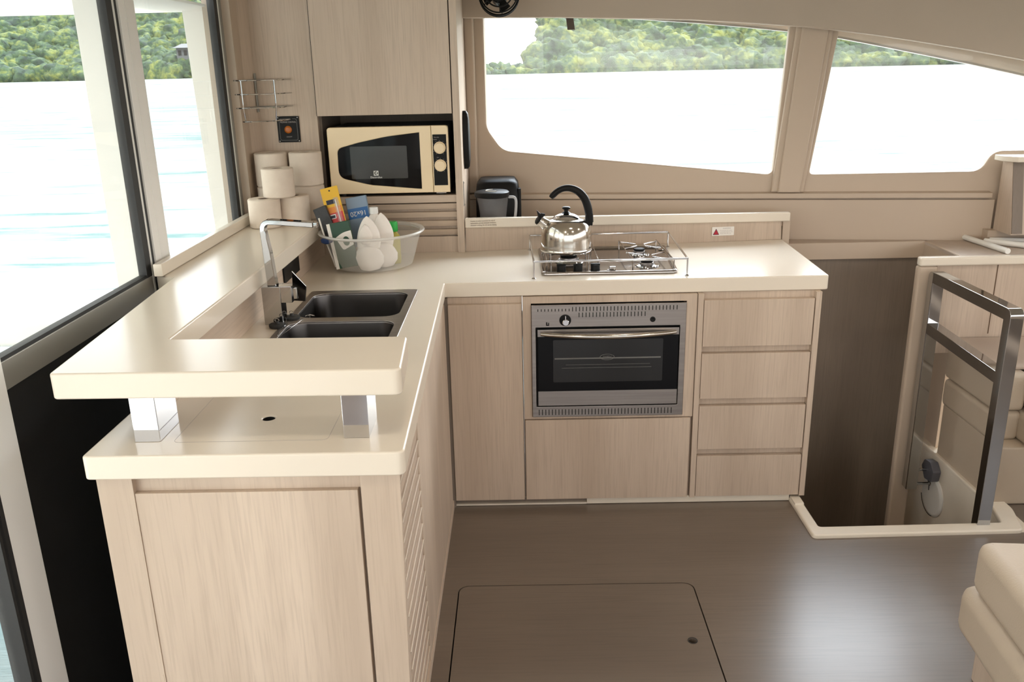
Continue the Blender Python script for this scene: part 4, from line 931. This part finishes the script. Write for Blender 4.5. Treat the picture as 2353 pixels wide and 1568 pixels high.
# ottoman in the near right corner
ot = thing('ottoman', 'cream leatherette seat corner at the bottom right edge', 'ottoman', (1.45, 1.55, 0))
RZ = Matrix.Translation((1.165, 1.975, 0)) @ Matrix.Rotation(math.radians(-5), 4, 'Z')
b = B(); b.box(.0, .8, -.9, .0, .27, .42, .035, 5, rot=RZ); b.build('top_cushion', M['leather'], ot)
b = B(); b.box(-.012, .8, -.9, .03, .125, .275, .04, 5, rot=RZ); b.build('lower_cushion', M['leather'], ot)
b = B(); b.box(.035, .8, -.9, -.02, .0, .128, .004, 2, rot=RZ); b.build('plinth', M['wood'], ot)
b = B()
for dx in (.022, .030): b.tube([tuple(RZ @ Vector((dx, -.03-.8*t/8, .4145+(.003 if dx > .025 else 0)))) for t in range(9)], .0008, 6)
b.build('stitching', M['brownink'], ot)
# floor hatch
fh = thing('floor_hatch', 'flush rectangular hatch with finger hole in the brown floor', 'hatch', (.16, 2.0, 0))
me = plate([rr(-.213, .537, 1.704, 2.424, .032), circ(.483, 2.131, .0125)], .03, 0, Matrix.Translation((0, 0, -.0155))); link('hatch_panel', me, M['floor'], fh, smooth=0)
B().lathe([(.0125, .0), (.0145, .0), (.0145, .0008), (.0125, .0008), (.0125, 0)], (.483, 2.131, 0), 24, cap0=False, cap1=False).build('hole_ring', M['rubber'], fh)

# added fill lamps, out of view
l0 = None
for i, (x, y) in enumerate(FILL_LAMPS):
    o = thing('fill_lamp', 'unseen round fill lamp added in the ceiling', 'lamp', (x, y, 2.06), 'added fill lamps')
    B().lathe([(.055, 0), (.06, -.004), (.055, -.008), (.048, -.008), (.048, -.002)], (x, y, 2.059), 32, cap0=False, cap1=False).build('bezel', M['chrome'], o)
    lamp('fill_light', 'AREA', (x, y, 2.045), (0, 0, 0), FILL_W, (1, .88, .74), shape='DISK', size=.12)

# ------------------------------------------------------------------ outside
def water():
    m = mat('lagoon_water', (.70, .78, .75), .6, **{'IOR': 1.0, 'Specular IOR Level': 0}); n, l, b_ = nodes(m)
    tc = n.new('ShaderNodeTexCoord'); mp = n.new('ShaderNodeMapping'); mp.inputs['Scale'].default_value = (.16, 1, 1)
    l.new(tc.outputs['Object'], mp.inputs[0])
    nz = n.new('ShaderNodeTexNoise'); nz.inputs['Scale'].default_value = 1.1; nz.inputs['Detail'].default_value = 9; nz.inputs['Roughness'].default_value = .62; l.new(mp.outputs[0], nz.inputs[0])
    cr = n.new('ShaderNodeValToRGB'); e = cr.color_ramp.elements; e[0].position = .36; e[1].position = .465; e[0].color = (.085, .135, .13, 1); e[1].color = (.215, .225, .21, 1)
    # broad bands of breeze on the far water over the small ripples nearby
    mb = n.new('ShaderNodeMapping'); mb.inputs['Scale'].default_value = (.25, 1, 1); l.new(tc.outputs['Object'], mb.inputs[0])
    nb = n.new('ShaderNodeTexNoise'); nb.inputs['Scale'].default_value = .07; nb.inputs['Detail'].default_value = 8; nb.inputs['Roughness'].default_value = .65; l.new(mb.outputs[0], nb.inputs[0])
    mn = n.new('ShaderNodeMath'); mn.operation = 'MINIMUM'; l.new(nz.outputs[0], mn.inputs[0]); l.new(nb.outputs[0], mn.inputs[1])
    l.new(mn.outputs[0], cr.inputs[0]); l.new(cr.outputs[0], b_.inputs['Base Color'])
    bp = n.new('ShaderNodeBump'); bp.inputs['Strength'].default_value = .5; bp.inputs['Distance'].default_value = .15; l.new(nz.outputs[0], bp.inputs['Height']); l.new(bp.outputs[0], b_.inputs['Normal'])
    g = B(); g.quadmesh([[(x, y, -1.25) for x in (-1500, 0, 1500)] for y in (-800, 0, 1500)])
    tag(g.build('water', m, smooth=0), 'bright pale lagoon water outside the windows', 'water', kind='stuff')
water()
def foliage_mat(name, cols):
    m = mat(name, cols[0], .8); n, l, b_ = nodes(m)
    tc = n.new('ShaderNodeTexCoord')
    a = n.new('ShaderNodeTexNoise'); a.inputs['Scale'].default_value = .11; a.inputs['Detail'].default_value = 3; l.new(tc.outputs['Object'], a.inputs[0])
    f = n.new('ShaderNodeTexNoise'); f.inputs['Scale'].default_value = .45; f.inputs['Detail'].default_value = 9; f.inputs['Roughness'].default_value = .7; l.new(tc.outputs['Object'], f.inputs[0])
    ad = n.new('ShaderNodeMix'); ad.inputs[0].default_value = .5; l.new(a.outputs[0], ad.inputs[2]); l.new(f.outputs[0], ad.inputs[3])
    cr = n.new('ShaderNodeValToRGB'); cr.color_ramp.elements[0].position = .40; cr.color_ramp.elements[0].color = (*cols[0], 1)
    cr.color_ramp.elements[1].position = .62; cr.color_ramp.elements[1].color = (*cols[2], 1)
    e = cr.color_ramp.elements.new(.5); e.color = (*cols[1], 1)
    l.new(ad.outputs[0], cr.inputs[0]); l.new(cr.outputs[0], b_.inputs['Base Color'])
    bp = n.new('ShaderNodeBump'); bp.inputs['Strength'].default_value = 1; bp.inputs['Distance'].default_value = 1.2; l.new(f.outputs[0], bp.inputs['Height']); l.new(bp.outputs[0], b_.inputs['Normal'])
    return m
M['fol'] = foliage_mat('forest_canopy', ((.006, .020, .012), (.026, .060, .020), (.15, .17, .03)))
def ico():
    t = bmesh.new(); bmesh.ops.create_icosphere(t, subdivisions=3, radius=1); v = np.array([x.co[:] for x in t.verts]); f = np.array([[q.index for q in x.verts] for x in t.faces]); t.free(); return v, f
IV, IF = ico()
def forest(name, label, cells, seed):
    """cells: list of (x, y, z, radius) crowns"""
    rng = np.random.default_rng(seed); VV, FF = [], []; nv = len(IV)
    var = []
    for k in range(12):
        off = Vector((k*13.1, 3.3*k, 0)); d = np.array([1+.42*noise.noise(Vector(p)*1.6+off)+.28*noise.noise(Vector(p)*3.7+off) for p in IV]); var.append(IV*d[:, None])
    for i, (x, y, z, r) in enumerate(cells):
        a = rng.uniform(0, 6.28); c_, s_ = math.cos(a), math.sin(a); v = var[i % 12]*np.array([r, r, r*rng.uniform(.75, 1.1)])
        v = np.stack([v[:, 0]*c_-v[:, 1]*s_, v[:, 0]*s_+v[:, 1]*c_, v[:, 2]], 1)+np.array([x, y, z])
        VV.append(v); FF.append(IF+i*nv)
    V = np.concatenate(VV); F = np.concatenate(FF)
    me = bpy.data.meshes.new(name); me.vertices.add(len(V)); me.vertices.foreach_set('co', V.astype(np.float32).ravel())
    me.loops.add(F.size); me.loops.foreach_set('vertex_index', F.astype(np.int32).ravel()); me.polygons.add(len(F)); me.polygons.foreach_set('loop_start', np.arange(0, F.size, 3, dtype=np.int32)); me.polygons.foreach_set('loop_total', np.full(len(F), 3, dtype=np.int32)); me.update(calc_edges=True)
    o = link(name, me, M['fol'], smooth=0); me.polygons.foreach_set('use_smooth', [True]*len(F)); tag(o, label, 'forest', kind='stuff')
rng = random.Random(3)
cells = []
# left hill, 560-700 m away
for i in range(30):
    yy_ = 560+i*5.0
    for j in range(58):
        x = (-.76+.62*j/58)*yy_+rng.uniform(-3.5, 3.5); h = -1.2+i*2.1+6*noise.noise(Vector((x*.01, yy_*.01, 0)))*min(1, i/6)
        cells.append((x, yy_+rng.uniform(-2, 2), h+1.2, rng.uniform(4.0, 8.5)))
forest('forest_hillside', 'green wooded hillside across the water, seen through the left windows', cells, 1)
cells = []
for i in range(20):
    yy_ = 350+i*4.2
    for j in range(75):
        x = -24+(.755*350)*j/75+rng.uniform(-1.8, 1.8)
        lim = (x/yy_-.012)/.02; k_ = max(0, min(1, lim)); rise = i*2.0*(k_**.7)
        if k_ < .95 and i > 3: continue
        h = -1.2+rise+4*noise.noise(Vector((x*.02, yy_*.02, 5)))*min(1, i/5)
        cells.append((x, yy_+rng.uniform(-1.5, 1.5), h+(.8 if k_ > .5 else -.4), rng.uniform(2.6, 5.6)*(1 if k_ > .5 else .8)))
forest('forest_shore', 'green wooded shore across the water, seen through the galley windows', cells, 2)
b = B(); b.quadmesh([[(-560, 556, -1.3), (-85, 556, -1.3)], [(-640, 720, 66), (-120, 720, 60)]]); b.quadmesh([[(16, 348, -1.3), (250, 348, -1.3)], [(24, 437, 40), (320, 437, 40)]])
tag(b.build('hill_ground', M['fol'], smooth=0), 'green sloping ground under the far forest', 'ground', kind='stuff')
# house on the hill
hs_ = thing('hillside_house', 'grey house with pale roof among the trees on the far hillside', 'house', (-228, 566, 15))
hx, hy, hz = -203, 568, 13.0
B().box(hx-9, hx+9, hy, hy+8, hz-3, hz+4).build('walls', mat('house_wall', (.07, .075, .08), .8), hs_, smooth=0)
B().hexa([(hx-10.5, hy-2, hz+4), (hx+10.5, hy-2, hz+4), (hx+10.5, hy+9, hz+4), (hx-10.5, hy+9, hz+4), (hx-6, hy+2, hz+6.5), (hx+6, hy+2, hz+6.5), (hx+6, hy+5, hz+6.5), (hx-6, hy+5, hz+6.5)]).build('roof', mat('house_roof', (.13, .135, .14), .7), hs_, smooth=0)
for k_ in range(5):
    B().box(hx-8+k_*3.6, hx-6+k_*3.6, hy-.2, hy, hz-.5, hz+2.6).build('window', M['blackglass'], hs_, smooth=0)
b = B(); b.box(-5.5, -1.16, -4.5, 1.2, -.08, .0, .02); tag(b.build('cockpit_sole', M['white']), 'white cockpit deck outside the open side door', 'deck')
# cockpit roof, posts, poles outside the left windows
b = B(); b.box(-5.5, -1.128, .2, 3.62, 1.835, 1.845, .002, 1)
tag(b.build('cockpit_roof', M['glow_roof']), 'white cockpit roof outside above the left windows, made translucent to glow', 'canopy')
b = B(); b.hexa([(-1.245, 3.55, .4), (-1.20, 3.55, .4), (-1.20, 3.62, .4), (-1.245, 3.62, .4), (-1.285, 3.55, 1.84), (-1.18, 3.55, 1.84), (-1.18, 3.62, 1.84), (-1.285, 3.62, 1.84)], .005)
tag(b.build('cockpit_post', M['white']), 'white outside post seen through the far sliding window', 'post')
b = B(); b.box(-1.20, -1.13, 2.50, 2.56, .6, 1.84, .004)
tag(b.build('cockpit_post', M['white']), 'narrow white outside post just left of the window mullion', 'post')
b = B()
for x in (-2.01, -1.97): b.tube([(x, 4.25, 1.36), (x+.012, 4.25, .45)], .004, 8)
b.tube([(-2.01, 4.25, 1.36), (-1.99, 4.25, 1.385), (-1.97, 4.25, 1.36)], .004, 8)
tag(b.build('rail_stanchion', M['white']), 'thin white stanchion on the deck outside the left window', 'stanchion')
dr_ = thing('deck_guard_rail', 'white guard rail on the side deck outside the galley windows', 'rail', (2.0, 4.6, .6))
B().tube([(-.6, 4.6, 1.335), (1.0, 4.6, 1.370), (1.57, 4.6, 1.392), (3.8, 4.6, 1.412)], .016, 14).build('top_tube', M['white'], dr_)
for x in (1.70, 3.1): B().tube([(x, 4.6, 1.39), (x+.02, 4.6, .45)], .013, 12).build('post', M['white'], dr_)
b = B(); b.box(-3.5, 5.0, 4.13, 4.75, .30, .45, .03); tag(b.build('side_deck', M['white']), 'white side deck outside below the galley windows', 'deck')
b = B(); b.hexa([(-1.2, wally(-1.2)+.05, 2.06), (3.2, wally(3.2)+.05, 2.06), (3.2, wally(3.2)+.45, 2.06), (-1.2, wally(-1.2)+.45, 2.06), (-1.2, wally(-1.2)+.05, 2.12), (3.2, wally(3.2)+.05, 2.12), (3.2, wally(3.2)+.45, 2.10), (-1.2, wally(-1.2)+.45, 2.10)])  # unseen roof overhang, added to keep sun out of the galley windows
tag(b.build('trim_sun_block', M['white'], smooth=0), kind='structure')
# eyebrow visor over the galley windows, outside
vis = thing('window_visor', 'beige roof eyebrow outside over the galley windows with bright lower edge', 'visor', (1.4, 4.05, 1.7))
wl = [(-.2, 1.84), (.3, 1.800), (.545, 1.779), (.75, 1.760), (.938, 1.7395), (1.148, 1.7135), (1.329, 1.684), (1.48, 1.652), (1.634, 1.618), (1.85, 1.570), (2.067, 1.518), (2.5, 1.40), (2.9, 1.28)]
k = 1.035
wv = [(x*k, 1.6043+(z-1.6043)*k) for x, z in wl]
me = wallplate([wv+[(3.0, 2.0), (-.2, 2.0)]], .02, -.135); link('visor_panel', me, mat('beige_outside_liner', (.85, .68, .56), .6), vis, smooth=0)
lo = [(x, z-.0) for x, z in wv]; up_ = [(x, z+.009) for x, z in wv][::-1]
link('visor_edge', wallplate([lo+up_], .05, -.15), M['white'], vis, smooth=0)
